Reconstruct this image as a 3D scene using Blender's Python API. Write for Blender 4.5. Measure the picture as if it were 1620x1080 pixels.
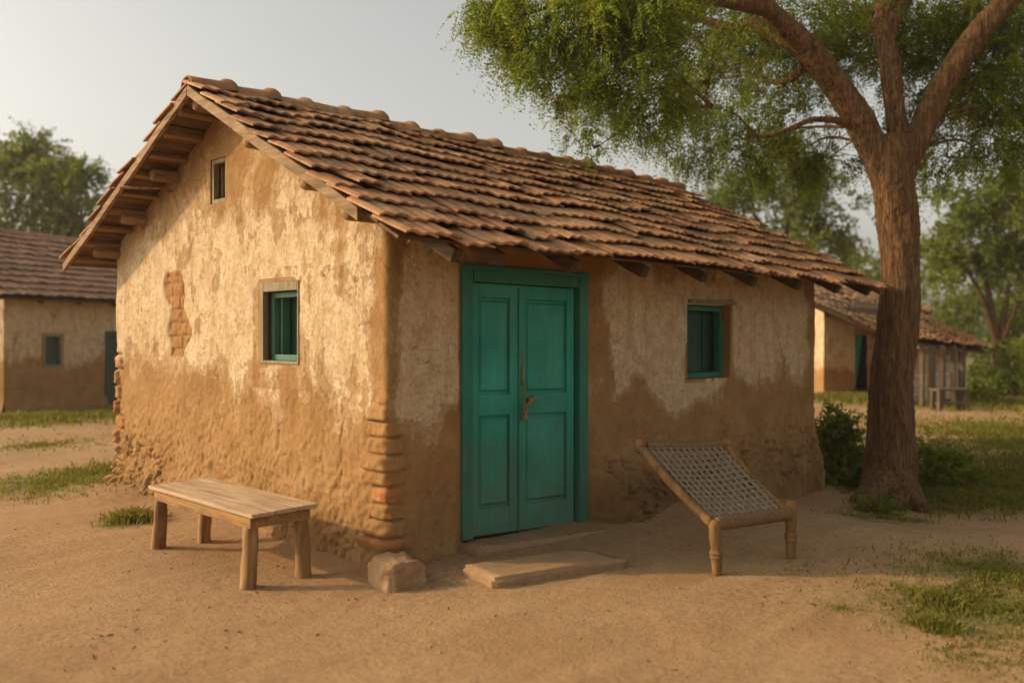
import bpy, bmesh, math, random
import numpy as np
from mathutils import Vector, Matrix, noise, Euler
random.seed(11); RNG = np.random.default_rng(11)
for o in list(bpy.data.objects): bpy.data.objects.remove(o)
SC = bpy.context.scene
COL = SC.collection
R = math.radians
# ------------------------------------------------------------------ camera, sky, sun
CAM = Vector((-3.48, -4.52, 1.54)); FW = Vector((.716, .698, 0)).normalized(); RT = Vector((.698, -.716, 0)).normalized()
FPX = 1375.0; HOR = 530.0
cd = bpy.data.cameras.new('camera'); cam = bpy.data.objects.new('camera', cd); COL.objects.link(cam); SC.camera = cam
cam.location = CAM; cam.rotation_euler = (R(90), 0, math.atan2(FW.y, FW.x) - R(90))
cd.sensor_width = 36; cd.lens = FPX / 1620 * 36; cd.shift_y = -(540 - HOR) / 1620; cd.clip_start = .05; cd.clip_end = 2000
cd.dof.use_dof = True; cd.dof.focus_distance = 6.6; cd.dof.aperture_fstop = .95
SUN_H = Vector((-.68, .73, 0)).normalized(); SUN_E = R(24.5)
w = bpy.data.worlds.new('World'); SC.world = w; w.use_nodes = True
nt = w.node_tree; bg = nt.nodes['Background']
sky = nt.nodes.new('ShaderNodeTexSky'); sky.sky_type = 'NISHITA'; sky.sun_disc = False
sky.sun_elevation = SUN_E; sky.sun_rotation = math.atan2(SUN_H.x, SUN_H.y)
sky.air_density = 1.0; sky.dust_density = 4.0; sky.ozone_density = 1.0; sky.altitude = 100
hsv = nt.nodes.new('ShaderNodeHueSaturation'); hsv.inputs['Saturation'].default_value = .34
mx = nt.nodes.new('ShaderNodeMix'); mx.data_type = 'RGBA'; mx.blend_type = 'MULTIPLY'; mx.inputs[0].default_value = 1
mx.inputs[7].default_value = (1.0, .94, .82, 1)
nt.links.new(sky.outputs[0], hsv.inputs['Color']); nt.links.new(hsv.outputs[0], mx.inputs[6]); nt.links.new(mx.outputs[2], bg.inputs[0])
bg.inputs[1].default_value = .15
sl = bpy.data.lights.new('sun', 'SUN'); sl.energy = 2.45; sl.angle = R(1.0); sl.color = (1.0, .72, .40)
so = bpy.data.objects.new('sun', sl); COL.objects.link(so)
sd = SUN_H * math.cos(SUN_E) + Vector((0, 0, math.sin(SUN_E))); so.rotation_euler = sd.to_track_quat('Z', 'Y').to_euler()
so.location = (-20, 20, 20)
SC.view_settings.view_transform = 'Standard'; SC.view_settings.look = 'None'; SC.view_settings.exposure = .48; SC.view_settings.gamma = 1

def P(px, py, d):
    return CAM + FW * d + RT * ((px - 810) / FPX * d) + Vector((0, 0, -(py - HOR) / FPX * d))
def sm(a, b, x):
    t = (x - a) / (b - a); t = 0 if t < 0 else 1 if t > 1 else t
    return t * t * (3 - 2 * t)
def N(x, y, z=0.): return noise.noise(Vector((x, y, z)))

# ------------------------------------------------------------------ object helpers
def tag(o, label=None, cat=None, group=None, kind=None):
    if label: o['label'] = label
    if cat: o['category'] = cat
    if group: o['group'] = group
    if kind: o['kind'] = kind
    return o
def empty(name, loc=(0, 0, 0), rz=0):
    o = bpy.data.objects.new(name, None); COL.objects.link(o); o.location = loc; o.rotation_euler = (0, 0, rz); o.empty_display_size = .2
    return o
class MB:
    def __init__(s): s.v = []; s.f = []
    def add(s, vs, fs):
        b = len(s.v); s.v += [tuple(v) for v in vs]; s.f += [tuple(i + b for i in f) for f in fs]
    def box(s, c, size, rot=None, jit=0):
        c = Vector(c); hx, hy, hz = [k / 2 for k in size]; vs = []
        for z in (-hz, hz):
            for x, y in ((-hx, -hy), (hx, -hy), (hx, hy), (-hx, hy)):
                p = Vector((x, y, z))
                if jit: p += Vector([random.uniform(-jit, jit) for _ in range(3)])
                if rot is not None: p = rot @ p
                vs.append(c + p)
        s.add(vs, [(3, 2, 1, 0), (4, 5, 6, 7), (0, 1, 5, 4), (1, 2, 6, 5), (2, 3, 7, 6), (3, 0, 4, 7)])
    def beam(s, a, b, w_, h_, up=Vector((0, 0, 1)), jit=0):
        a = Vector(a); b = Vector(b); d = (b - a); L = d.length; d.normalize()
        sx = d.cross(up).normalized(); uz = sx.cross(d).normalized()
        rot = Matrix((d, -sx, uz)).transposed()
        s.box((a + b) / 2, (L, w_, h_), rot, jit)
    def tube(s, pts, rad, seg=12, nz=0, caps=True, nsc=3, ridge=0):
        pts = [Vector(p) for p in pts]; n = len(pts)
        ref = Vector((0, 0, 1)); vs = []
        d0 = (pts[1] - pts[0]).normalized()
        if abs(d0.z) > .9: ref = Vector((1, 0, 0))
        for i, p in enumerate(pts):
            d = (pts[min(i + 1, n - 1)] - pts[max(i - 1, 0)]).normalized()
            sx = d.cross(ref).normalized(); uy = sx.cross(d).normalized()
            ref = uy
            for k in range(seg):
                a = 2 * math.pi * k / seg; dirn = sx * math.cos(a) + uy * math.sin(a)
                r = rad[i] if not callable(rad) else rad(i / (n - 1))
                if nz: q = dirn * 1.3 + p * nsc; r *= 1 + nz * noise.noise(q)
                if ridge:
                    q = Vector((math.cos(a) * 7 , math.sin(a) * 7, i * .22 + n)); rr_ = noise.noise(q); r -= ridge * max(0, 1 - abs(rr_) * 5) ; r += ridge * .5 * noise.noise(q * 1.9)
                vs.append(p + dirn * r)
        fs = [(i * seg + k, i * seg + (k + 1) % seg, (i + 1) * seg + (k + 1) % seg, (i + 1) * seg + k) for i in range(n - 1) for k in range(seg)]
        if caps: fs += [tuple(range(seg))[::-1], tuple((n - 1) * seg + k for k in range(seg))]
        s.add(vs, fs)
    def build(s, name, mat, parent=None, smooth=False, bevel=0, loc=None, bseg=2):
        me = bpy.data.meshes.new(name); me.from_pydata(s.v, [], s.f); me.update()
        bm = bmesh.new(); bm.from_mesh(me); bmesh.ops.recalc_face_normals(bm, faces=bm.faces); bm.to_mesh(me); bm.free()
        o = bpy.data.objects.new(name, me); COL.objects.link(o)
        me.materials.append(mat)
        if smooth: me.polygons.foreach_set('use_smooth', [True] * len(me.polygons))
        if parent is not None: o.parent = parent
        if loc is not None: o.location = loc
        if bevel:
            m = o.modifiers.new('bevel', 'BEVEL'); m.width = bevel; m.segments = bseg; m.limit_method = 'ANGLE'
        return o
def npmesh(name, V, F, mat, parent=None, attrs=None, smooth=False):
    V = np.asarray(V, dtype=np.float32); F = np.asarray(F, dtype=np.int32); k = F.shape[1]
    me = bpy.data.meshes.new(name)
    me.vertices.add(len(V)); me.vertices.foreach_set('co', V.ravel())
    me.loops.add(F.size); me.loops.foreach_set('vertex_index', F.ravel())
    me.polygons.add(len(F)); me.polygons.foreach_set('loop_start', np.arange(0, F.size, k, dtype=np.int32))
    me.update(calc_edges=True)
    if smooth: me.polygons.foreach_set('use_smooth', np.ones(len(F), dtype=bool))
    for an, av in (attrs or {}).items():
        a = me.attributes.new(an, 'FLOAT', 'POINT'); a.data.foreach_set('value', np.asarray(av, dtype=np.float32))
    me.materials.append(mat); me.validate()
    o = bpy.data.objects.new(name, me); COL.objects.link(o)
    if parent is not None: o.parent = parent
    return o
def curvepts(pts, n=8):
    pts = [Vector(p) for p in pts]; out = []
    q = [pts[0] * 2 - pts[1]] + pts + [pts[-1] * 2 - pts[-2]]
    for i in range(1, len(q) - 2):
        for k in range(n):
            t = k / n; a, b, c, d = q[i - 1], q[i], q[i + 1], q[i + 2]
            out.append(.5 * ((2 * b) + (c - a) * t + (2 * a - 5 * b + 4 * c - d) * t * t + (3 * b - a - 3 * c + d) * t ** 3))
    out.append(pts[-1]); return out
def lerp_list(vals, n):
    m = len(vals) - 1; out = []
    for i in range(n):
        t = i / (n - 1) * m; k = min(int(t), m - 1); out.append(vals[k] + (vals[k + 1] - vals[k]) * (t - k))
    return out

# ------------------------------------------------------------------ materials
class NT:
    def __init__(s, name):
        s.m = bpy.data.materials.new(name); s.m.use_nodes = True; s.t = s.m.node_tree
        s.b = s.t.nodes['Principled BSDF']; s.b.inputs['Specular IOR Level'].default_value = .2
        s.co = s.t.nodes.new('ShaderNodeTexCoord').outputs['Object']
    def n(s, k): return s.t.nodes.new(k)
    def l(s, a, b): s.t.links.new(a, b)
    def map(s, scale=(1, 1, 1), rot=(0, 0, 0)):
        m = s.n('ShaderNodeMapping'); m.inputs['Scale'].default_value = scale; m.inputs['Rotation'].default_value = rot; s.l(s.co, m.inputs[0]); return m.outputs[0]
    def noise(s, scale, detail=6, rough=.55, vec=None, dist=0):
        q = s.n('ShaderNodeTexNoise'); q.inputs['Scale'].default_value = scale; q.inputs['Detail'].default_value = detail
        q.inputs['Roughness'].default_value = rough; q.inputs['Distortion'].default_value = dist; s.l(vec or s.co, q.inputs['Vector']); return q.outputs['Fac']
    def voro(s, scale, vec=None, feature='F1'):
        q = s.n('ShaderNodeTexVoronoi'); q.feature = feature; q.inputs['Scale'].default_value = scale; s.l(vec or s.co, q.inputs['Vector']); return q.outputs['Distance']
    def ramp(s, fac, stops):
        q = s.n('ShaderNodeValToRGB'); e = q.color_ramp.elements
        while len(e) < len(stops): e.new(.5)
        for i, (p, c) in enumerate(stops):
            e[i].position = p; e[i].color = (c, c, c, 1) if not hasattr(c, '__len__') else (*c, 1)
        s.l(fac, q.inputs[0]); return q.outputs[0]
    def mix(s, fac, a, b, mode='MIX'):
        q = s.n('ShaderNodeMix'); q.data_type = 'RGBA'; q.blend_type = mode
        for v, i in ((fac, 0), (a, 6), (b, 7)):
            if hasattr(v, 'links'): s.l(v, q.inputs[i])
            elif hasattr(v, '__len__'): q.inputs[i].default_value = (*v, 1)
            else: q.inputs[i].default_value = v
        return q.outputs[2]
    def math(s, op, a, b=0, c=None):
        q = s.n('ShaderNodeMath'); q.operation = op
        for i, v in enumerate((a, b, c)):
            if v is None: continue
            if hasattr(v, 'links'): s.l(v, q.inputs[i])
            else: q.inputs[i].default_value = v
        return q.outputs[0]
    def attr(s, name):
        q = s.n('ShaderNodeAttribute'); q.attribute_name = name; return q.outputs['Fac']
    def island(s): return s.n('ShaderNodeNewGeometry').outputs['Random Per Island']
    def bump(s, h, strength=.5, dist=.01, prev=None):
        q = s.n('ShaderNodeBump'); q.inputs['Strength'].default_value = strength; q.inputs['Distance'].default_value = dist
        s.l(h, q.inputs['Height'])
        if prev is not None: s.l(prev, q.inputs['Normal'])
        return q.outputs[0]
    def out(s, col, rough=.85, nrm=None):
        if hasattr(col, 'links'): s.l(col, s.b.inputs['Base Color'])
        else: s.b.inputs['Base Color'].default_value = (*col, 1)
        if hasattr(rough, 'links'): s.l(rough, s.b.inputs['Roughness'])
        else: s.b.inputs['Roughness'].default_value = rough
        if nrm is not None: s.l(nrm, s.b.inputs['Normal'])
        return s.m

def m_wall(name, dull=1.0):
    s = NT(name)
    pl = s.attr('plaster'); br = s.attr('brick')
    st = s.noise(1, 5, .6, s.map((5, 5, 1.3)))            # drips run down
    f1 = s.noise(3.2, 8, .62); f2 = s.noise(14, 8, .7); f3 = s.noise(90, 4, .6)
    k = s.math('ADD', pl, s.math('MULTIPLY', s.math('SUBTRACT', st, .5), .9))
    k = s.math('ADD', k, s.math('MULTIPLY', s.math('SUBTRACT', f2, .5), .75))
    k = s.math('ADD', k, s.math('MULTIPLY', s.math('SUBTRACT', f1, .5), 1.5))
    m1 = s.ramp(k, [(.36, 0), (.42, .32), (.56, .42), (.63, 1)])
    mud = s.ramp(f1, [(.25, (.23, .125, .043)), (.5, (.35, .20, .075)), (.75, (.45, .28, .12))])
    mud = s.mix(s.ramp(f2, [(.35, .0), (.7, .55)]), mud, (.27, .14, .052))
    pc = s.ramp(s.noise(6, 7, .65), [(.3, (.43, .30, .16)), (.5, (.58, .44, .265)), (.75, (.70, .575, .39))])
    pc = s.mix(s.ramp(s.noise(30, 5, .7), [(.48, 0), (.7, .75)]), pc, (.36, .21, .09))
    pc = s.mix(s.ramp(s.noise(1, 6, .7, s.map((9, 9, 1.1))), [(.5, 0), (.72, .65)]), pc, (.40, .235, .10))
    c = s.mix(m1, mud, pc)
    bc = s.ramp(s.noise(11, 5, .6), [(.3, (.36, .125, .04)), (.7, (.50, .22, .08))])
    c = s.mix(s.math('MULTIPLY', br, s.ramp(f2, [(.3, 1), (.75, .4)])), c, bc)
    c = s.mix(s.math('MULTIPLY', s.attr('base_dark'), s.ramp(f2, [(.3, .85), (.7, .45)])), c, (.12, .065, .026))  # darker wall base, including shade painted in behind the cot
    pit = s.ramp(s.voro(38), [(.0, 1), (.14, 0)])
    pitm = s.math('MULTIPLY', pit, s.ramp(s.noise(5, 3), [(.5, 0), (.62, 1)]))
    c = s.mix(s.math('MULTIPLY', pitm, .55), c, (.14, .07, .028))
    dv = s.n('ShaderNodeVectorMath'); dv.operation = 'MULTIPLY_ADD'; nn = s.n('ShaderNodeTexNoise'); nn.inputs['Scale'].default_value = 3.5; nn.inputs['Detail'].default_value = 5; s.l(s.co, nn.inputs['Vector'])
    s.l(nn.outputs['Color'], dv.inputs[0]); dv.inputs[1].default_value = (.5, .5, .5); s.l(s.co, dv.inputs[2])
    ck = s.math('MULTIPLY', s.ramp(s.voro(3.6, dv.outputs[0], 'DISTANCE_TO_EDGE'), [(0, 1), (.016, 0)]), s.ramp(s.noise(1.7, 4), [(.52, 0), (.6, 1)]))
    c = s.mix(s.math('MULTIPLY', ck, .75), c, (.10, .05, .02))
    c = s.mix(s.ramp(s.noise(55, 6, .75), [(.5, 0), (.72, .45)]), c, (.17, .09, .035))
    nb = s.bump(m1, .6, .008); nb = s.bump(ck, -.9, .02, nb)
    nb = s.bump(f3, .8, .008, nb); nb = s.bump(f2, .6, .016, nb); nb = s.bump(s.noise(200, 3, .6), .5, .003, nb)
    nb = s.bump(s.noise(1, 5, .7, s.map((40, 40, 22))), .5, .010, nb)
    nb = s.bump(pitm, -.7, .01, nb)
    return s.out(c, .95, nb)
def m_tile(name, c1, c2, c3):
    s = NT(name); r = s.island()
    c = s.ramp(r, [(0, c1), (.5, c2), (1, c3)])
    f = s.noise(7, 8, .65); g = s.noise(45, 5, .6)
    c = s.mix(s.ramp(f, [(.42, 0), (.68, .75)]), c, tuple(k * .42 for k in c2))
    c = s.mix(s.ramp(s.noise(2.1, 4), [(.5, 0), (.7, .4)]), c, (.36, .25, .15))
    c = s.mix(s.math('MULTIPLY', s.ramp(s.noise(1.1, 6, .65), [(.48, 0), (.66, .7)]), s.ramp(s.noise(14, 6, .7), [(.4, .2), (.65, 1)])), c, (.085, .055, .035))
    c = s.mix(s.ramp(g, [(.6, 0), (.75, .5)]), c, (.10, .055, .03))
    nb = s.bump(g, .5, .004); nb = s.bump(f, .5, .012, nb)
    return s.out(c, .85, nb)
def m_wood(name, a, b, dark, ax='x', scale=1.0, rough=.75, coat=None):
    s = NT(name); sc = {'x': (1.2, 14, 14), 'y': (14, 1.2, 14), 'z': (14, 14, 1.2)}[ax]
    v = s.map(tuple(k * scale for k in sc)); f = s.noise(1.6, 8, .65, v, .3); g = s.noise(6, 5, .6, v)
    c = s.ramp(f, [(.28, dark), (.48, a), (.7, b)])
    c = s.mix(s.ramp(g, [(.55, 0), (.7, .6)]), c, dark)
    c = s.mix(s.ramp(s.noise(3, 4), [(.45, 0), (.75, .4)]), c, tuple(k * .6 for k in a))
    nb = s.bump(g, .5, .004); nb = s.bump(f, .5, .008, nb)
    return s.out(c, rough, nb)
def m_paint(name, a, b, wood, dusty=.5):
    s = NT(name); v = s.map((22, 22, 1.6))
    f = s.noise(1.5, 7, .65, v); g = s.noise(5, 8, .7)
    c = s.ramp(s.noise(2.2, 4), [(.3, a), (.7, b)])
    z = s.n('ShaderNodeSeparateXYZ'); s.l(s.co, z.inputs[0])
    low = s.ramp(z.outputs[2], [(.0, 1), (.95, 0)])          # road dust settled on the lower boards
    c = s.mix(s.math('MULTIPLY', low, s.ramp(s.noise(4, 6, .6), [(.2, dusty * .3), (.65, dusty)])), c, (.13, .125, .065))
    chip = s.math('MULTIPLY', s.ramp(f, [(.60, 0), (.66, 1)]), s.ramp(g, [(.48, 0), (.6, 1)]))
    c = s.mix(s.math('MULTIPLY', chip, .8), c, wood)
    c = s.mix(s.ramp(s.noise(1, 5, .6, s.map((40, 40, 1.2))), [(.5, 0), (.8, .4)]), c, tuple(k * .5 for k in a))
    c = s.mix(s.ramp(s.noise(1.3, 7, .7, s.map((2.2, 2.2, .8))), [(.46, 0), (.75, .4)]), c, (.10, .14, .08))
    c = s.mix(s.ramp(s.noise(60, 5, .7), [(.6, 0), (.72, .6)]), c, (.10, .085, .04))
    nb = s.bump(f, .35, .004); nb = s.bump(chip, -.4, .002, nb)
    return s.out(c, .55, nb)
def m_ground():
    s = NT('dirt_ground'); ga = s.attr('grass'); wa = s.attr('base_dark')
    f = s.noise(.7, 8, .6); g = s.noise(9, 8, .65); h = s.noise(60, 6, .65); i = s.noise(260, 3, .6)
    str_ = s.noise(2.0, 6, .6, s.map((.5, 1.8, 1), (0, 0, R(-45.7))))
    c = s.ramp(f, [(.28, (.325, .19, .085)), (.5, (.41, .25, .12)), (.72, (.465, .295, .152))])
    c = s.mix(s.ramp(g, [(.4, 0), (.72, .45)]), c, (.27, .16, .07))
    c = s.mix(s.ramp(str_, [(.46, 0), (.72, .45)]), c, (.52, .34, .165))
    c = s.mix(s.ramp(s.noise(1.4, 7, .65, s.map((.35, 2.4, 1), (0, 0, R(-38)))), [(.50, 0), (.70, .35)]), c, (.26, .155, .07))
    c = s.mix(s.math('MULTIPLY', s.ramp(s.noise(24, 8, .75), [(.48, 0), (.62, .75)]), s.ramp(s.noise(1.3, 5), [(.4, .3), (.62, 1)])), c, (.20, .115, .045))
    c = s.mix(s.math('MULTIPLY', s.ramp(s.voro(70), [(.10, 1), (.2, 0)]), s.ramp(s.noise(8, 4), [(.5, 0), (.6, .5)])), c, (.13, .08, .04))
    c = s.mix(s.ramp(h, [(.55, 0), (.75, .45)]), c, (.18, .105, .047))
    c = s.mix(s.ramp(i, [(.62, 0), (.72, .4)]), c, (.56, .42, .25))
    spk = s.math('MULTIPLY', s.ramp(s.voro(26), [(.05, 1), (.12, 0)]), s.ramp(s.noise(3, 3), [(.5, 0), (.6, 1)]))
    c = s.mix(s.math('MULTIPLY', spk, .7), c, (.11, .065, .035))
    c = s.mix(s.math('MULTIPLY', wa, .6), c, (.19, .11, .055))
    gm = s.math('ADD', ga, s.math('MULTIPLY', s.math('SUBTRACT', s.noise(5, 8, .7), .5), 1.5))
    gc = s.ramp(s.noise(16, 6, .7), [(.3, (.065, .075, .014)), (.55, (.13, .135, .03)), (.8, (.24, .20, .075))])
    c = s.mix(s.ramp(s.math('MULTIPLY', gm, s.ramp(ga, [(.02, 0), (.2, 1)])), [(.42, 0), (.8, .85)]), c, gc)
    nb = s.bump(i, .6, .004); nb = s.bump(h, .8, .010, nb); nb = s.bump(g, .6, .018, nb); nb = s.bump(s.noise(28, 6, .7), .7, .012, nb)
    return s.out(c, .95, nb)
def m_leaf(name, a, b, c3, tr=.35):
    s = NT(name); r = s.attr('rnd'); c = s.ramp(r, [(0, a), (.5, b), (1, c3)])
    c = s.mix(s.ramp(s.noise(.9, 3), [(.35, 0), (.7, .5)]), c, tuple(k * .55 for k in b))
    d = s.b; s.out(c, .6)
    t = s.n('ShaderNodeBsdfTranslucent'); s.l(s.mix(1.0, c, (1.5, 1.35, .6), 'MULTIPLY'), t.inputs[0])
    ms = s.n('ShaderNodeMixShader'); ms.inputs[0].default_value = tr
    s.l(d.outputs[0], ms.inputs[1]); s.l(t.outputs[0], ms.inputs[2])
    s.l(ms.outputs[0], s.t.nodes['Material Output'].inputs[0]); return s.m
def m_bark(name, a, b, dark):
    s = NT(name); v = s.map((1, 1, .13)); f = s.noise(19, 9, .72, v, .8); g = s.noise(44, 6, .7, s.map((1, 1, .1)), .5); h = s.noise(3, 6, .6, s.map((1, 1, .5)))
    c = s.ramp(f, [(.32, dark), (.47, a), (.7, b)])
    c = s.mix(s.ramp(g, [(.4, .75), (.56, 0)]), c, tuple(k * .7 for k in dark))
    c = s.mix(s.ramp(h, [(.42, 0), (.7, .5)]), c, tuple(k * .62 for k in a))
    nb = s.bump(f, 1.0, .045); nb = s.bump(g, .8, .018, nb); nb = s.bump(s.noise(80, 4), .4, .005, nb)
    return s.out(c, .92, nb)
def m_plain(name, a, b, scale=12, rough=.9, bump=.01, stre=.6):
    s = NT(name); f = s.noise(scale, 8, .65); g = s.noise(scale * 7, 4, .6)
    c = s.ramp(f, [(.3, a), (.7, b)]); c = s.mix(s.ramp(g, [(.5, 0), (.75, .5)]), c, tuple(k * .5 for k in a))
    nb = s.bump(g, stre, bump * .3); nb = s.bump(f, stre, bump, nb)
    return s.out(c, rough, nb)
M = {}
M['wall'] = m_wall('mud_plaster_wall')
M['tile'] = m_tile('clay_roof_tile', (.33, .165, .072), (.43, .215, .095), (.52, .285, .14))
M['tile_far'] = m_tile('far_clay_tile', (.34, .19, .11), (.42, .24, .14), (.50, .30, .185))
M['tile_warm'] = m_tile('far_warm_tile', (.62, .34, .17), (.72, .42, .22), (.78, .50, .29))
M['beam'] = m_wood('roof_timber', (.24, .135, .058), (.34, .20, .095), (.085, .045, .02), 'x')
M['barge'] = m_wood('barge_timber', (.24, .145, .068), (.38, .24, .12), (.075, .04, .018), 'y', 1.0)
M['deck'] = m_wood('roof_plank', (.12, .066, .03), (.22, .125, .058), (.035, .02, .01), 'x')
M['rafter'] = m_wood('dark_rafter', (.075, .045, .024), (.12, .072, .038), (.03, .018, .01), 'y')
M['bench_top'] = m_wood('bench_top_wood', (.42, .29, .17), (.56, .42, .27), (.22, .13, .065), 'y', .8)
M['bench_leg'] = m_wood('bench_leg_wood', (.27, .15, .058), (.38, .225, .092), (.10, .05, .02), 'z')
M['bench_rail'] = m_wood('bench_rail_wood', (.29, .155, .055), (.39, .225, .088), (.11, .055, .02), 'y')
M['cot'] = m_wood('cot_wood', (.21, .115, .042), (.31, .18, .072), (.075, .038, .015), 'z', .8)
M['teal'] = m_paint('teal_door_paint', (.012, .20, .15), (.035, .34, .25), (.17, .11, .055), .85)
M['teal_frame'] = m_paint('teal_frame_paint', (.014, .13, .088), (.028, .19, .13), (.14, .09, .045), .55)
M['teal_window'] = m_paint('teal_window_paint', (.05, .16, .115), (.09, .23, .165), (.16, .11, .06), .2)
M['old_frame'] = m_wood('weathered_window_wood', (.24, .19, .11), (.34, .27, .165), (.12, .085, .045), 'z')
M['stone'] = m_plain('sandstone', (.27, .155, .07), (.42, .265, .135), 9, .9, .02, .8)
M['slab'] = m_plain('step_stone', (.27, .165, .082), (.38, .245, .13), 7, .9, .012, .7)
M['pane'] = m_paint('dark_green_pane', (.008, .045, .033), (.014, .07, .052), (.03, .035, .02), .1)
M['iron'] = m_plain('rusty_brass', (.16, .10, .035), (.32, .21, .08), 40, .5, .002)
M['dark'] = m_plain('dark_interior', (.012, .011, .009), (.02, .018, .014), 3, .95, .002)
M['rope'] = m_plain('jute_rope', (.20, .155, .105), (.33, .265, .185), 60, .9, .003)
M['wrap'] = m_plain('rope_wrapping', (.16, .095, .042), (.28, .18, .088), 50, .9, .003)
M['bark'] = m_bark('tree_bark', (.215, .115, .046), (.37, .21, .09), (.055, .027, .012))
M['bark_far'] = m_bark('far_bark', (.13, .075, .035), (.2, .12, .06), (.06, .032, .015))
M['leaf'] = m_leaf('feathery_leaf', (.095, .145, .012), (.165, .23, .020), (.27, .32, .04), .5)
M['leaf_far'] = m_leaf('far_leaf', (.085, .125, .02), (.145, .19, .032), (.22, .255, .055), .45)
M['leaf_dark'] = m_leaf('shrub_leaf', (.08, .12, .013), (.14, .18, .02), (.24, .26, .035), .45)
M['grass'] = m_leaf('grass_blade', (.12, .125, .014), (.19, .185, .028), (.34, .28, .09), .35)
M['litter'] = m_plain('dead_leaf', (.085, .05, .022), (.24, .15, .07), 30, .9, .002)
M['pebble'] = m_plain('pebble_stone', (.24, .15, .085), (.42, .29, .18), 20, .9, .003)
M['board'] = m_wood('pale_boards', (.62, .54, .40), (.74, .66, .50), (.36, .28, .18), 'x', .5)
M['post'] = m_wood('grey_post', (.12, .085, .05), (.18, .13, .08), (.06, .04, .022), 'z')

# ------------------------------------------------------------------ ground
W_, D_ = 6.2, 4.44
TREE = Vector((7.08, -.54, 0))
GRASS = [(P(110, 760, 9.2), 1.3, 1.0), (P(205, 822, 7.2), .45, .9), (P(1560, 975, 4.9), .85, .85), (P(1470, 975, 4.75), .4, .9), (P(1600, 900, 5.6), 1.0, .75),
         (P(1400, 810, 7.9), .5, .7), (P(1560, 760, 10.6), 1.9, 1.0), (P(1640, 700, 13.5), 2.2, .75), (P(80, 660, 15.6), 1.9, .8), (P(-120, 665, 15), 2, .8),
         (P(180, 655, 17.5), 1.6, .8), (P(1350, 630, 20), 2.2, .8), (P(60, 705, 12.2), 1.5, .45), (P(1250, 1000, 4.5), .25, .3), (P(1700, 620, 25), 5, .9), (P(1320, 700, 12), 1.2, .9)]
def gmask(x, y):
    m = 0
    for c, r, a in GRASS:
        d2 = ((x - c.x) ** 2 + (y - c.y) ** 2) / (r * r)
        if d2 < 4: m = max(m, a * math.exp(-d2 * 1.3))
    d = math.hypot(x - CAM.x, y - CAM.y)
    return max(m, .75 * sm(26, 45, d))
def wdist(x, y):
    dx = max(-x, 0, x - W_); dy = max(-y, 0, y - D_); return math.hypot(dx, dy)
def gz(x, y, fine=True):
    dt = math.hypot(x - TREE.x, y - TREE.y)
    z = -.45 * sm(4.3, .2, dt)
    z += .12 * math.exp(-((x - 6.25) ** 2 + (y + .1) ** 2) / .38)
    dw = wdist(x, y)
    if dw < 1.5:
        z += .05 * math.exp(-dw / .16)
        if y < 0: z += .045 * math.exp(-(dw / .5) ** 2) * sm(2.0, 2.6, x) * (1 + .5 * N(x * 2.3, y * 2.3, 7))
        if x < 0: z += .08 * math.exp(-(dw / .5) ** 2) * sm(3.2, 4.4, y)
    if fine:
        far = sm(60, 15, math.hypot(x, y))
        z += .018 * N(x * .7, y * .7) + far * (.006 * N(x * 2.2, y * 2.2, 3) + .003 * N(x * 9, y * 9, 5) + .002 * N(x * 23, y * 23, 6))
    return z
def build_ground():
    rs = [0.05]; r = 2.2
    while r < 500:
        rs.append(r); r *= 1.0105 if r < 16 else 1.04
    az0 = math.atan2(FW.y, FW.x); an = []
    a = -45.
    while a < 45: an.append(az0 + R(a)); a += .26
    while a < 315: an.append(az0 + R(a)); a += 4.5
    na = len(an); V = []; G = []; Dm = []
    for r in rs:
        for a in an:
            x = CAM.x + r * math.cos(a); y = CAM.y + r * math.sin(a)
            V.append((x, y, gz(x, y))); G.append(gmask(x, y)); Dm.append(max(0, .9 * math.exp(-wdist(x, y) / .3), .6 * math.exp(-((x + .6) ** 2 * 3 + (y - 1) ** 2))) if r < 30 else 0)  # last mask darkens the earth along the walls and under the bench
    F = [(i * na + k, i * na + (k + 1) % na, (i + 1) * na + (k + 1) % na, (i + 1) * na + k) for i in range(len(rs) - 1) for k in range(na)]
    o = npmesh('ground', V, F, m_ground(), attrs={'grass': G, 'base_dark': Dm}, smooth=True)
    tag(o, 'bare beaten reddish earth yard around the mud house', kind='structure')
build_ground()

# ------------------------------------------------------------------ main house
HOUSE = empty('mud_house'); tag(HOUSE, 'large mud plastered foreground house with teal double door and clay tiled gable roof', 'house', 'mud houses with clay tiled roofs')
RY = 2.1; RU = 3.46; MF, MBk = .5225, .452
def U(y): return RU - (MF * (RY - y) if y < RY else MBk * (y - RY))
DOOR = (.646, 2.02, -.6, 2.03); FWIN = (3.51, 4.29, 1.12, 1.83)
GW = (1.05, 1.61, 1.32, 1.945); SW = (2.16, 2.43, 2.64, 3.015)
def hsh(*a): 
    v = math.sin(sum(k * q for k, q in zip(a, (12.9898, 78.233, 37.719)))) * 43758.5453; return v - math.floor(v)
def brickfield(u, z, dc, per, seed, ext):
    """course of corner bricks: returns (offset, brickness)"""
    zz = z + .008 * N(u * 6, z * 6, seed); c = math.floor(zz / per); t = zz / per - c
    e = ext * (.5 + .8 * hsh(c, seed)) + .02 * N(z * 22, seed * 2.2); inb = sm(e, e - .035, dc)
    groove = (1 - sm(0, .14, t) * sm(1, .86, t)) * (.55 + .6 * hsh(c, seed + 12)); dcj = dc + .03 * N(z * 40, seed)
    edge = math.exp(-((dc - e) / .018) ** 2)
    prot = .040 * (hsh(c, seed + 3) - .05) + .006 * N(u * 3 + c, dc * 25, z * 25)
    return inb * (prot - .042 * groove) - .008 * edge * (hsh(c, seed + 9) > .4), inb * (1 - groove) * (1.0 if hsh(c, seed + 5) > .72 else .35 * hsh(c, seed + 8))
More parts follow.
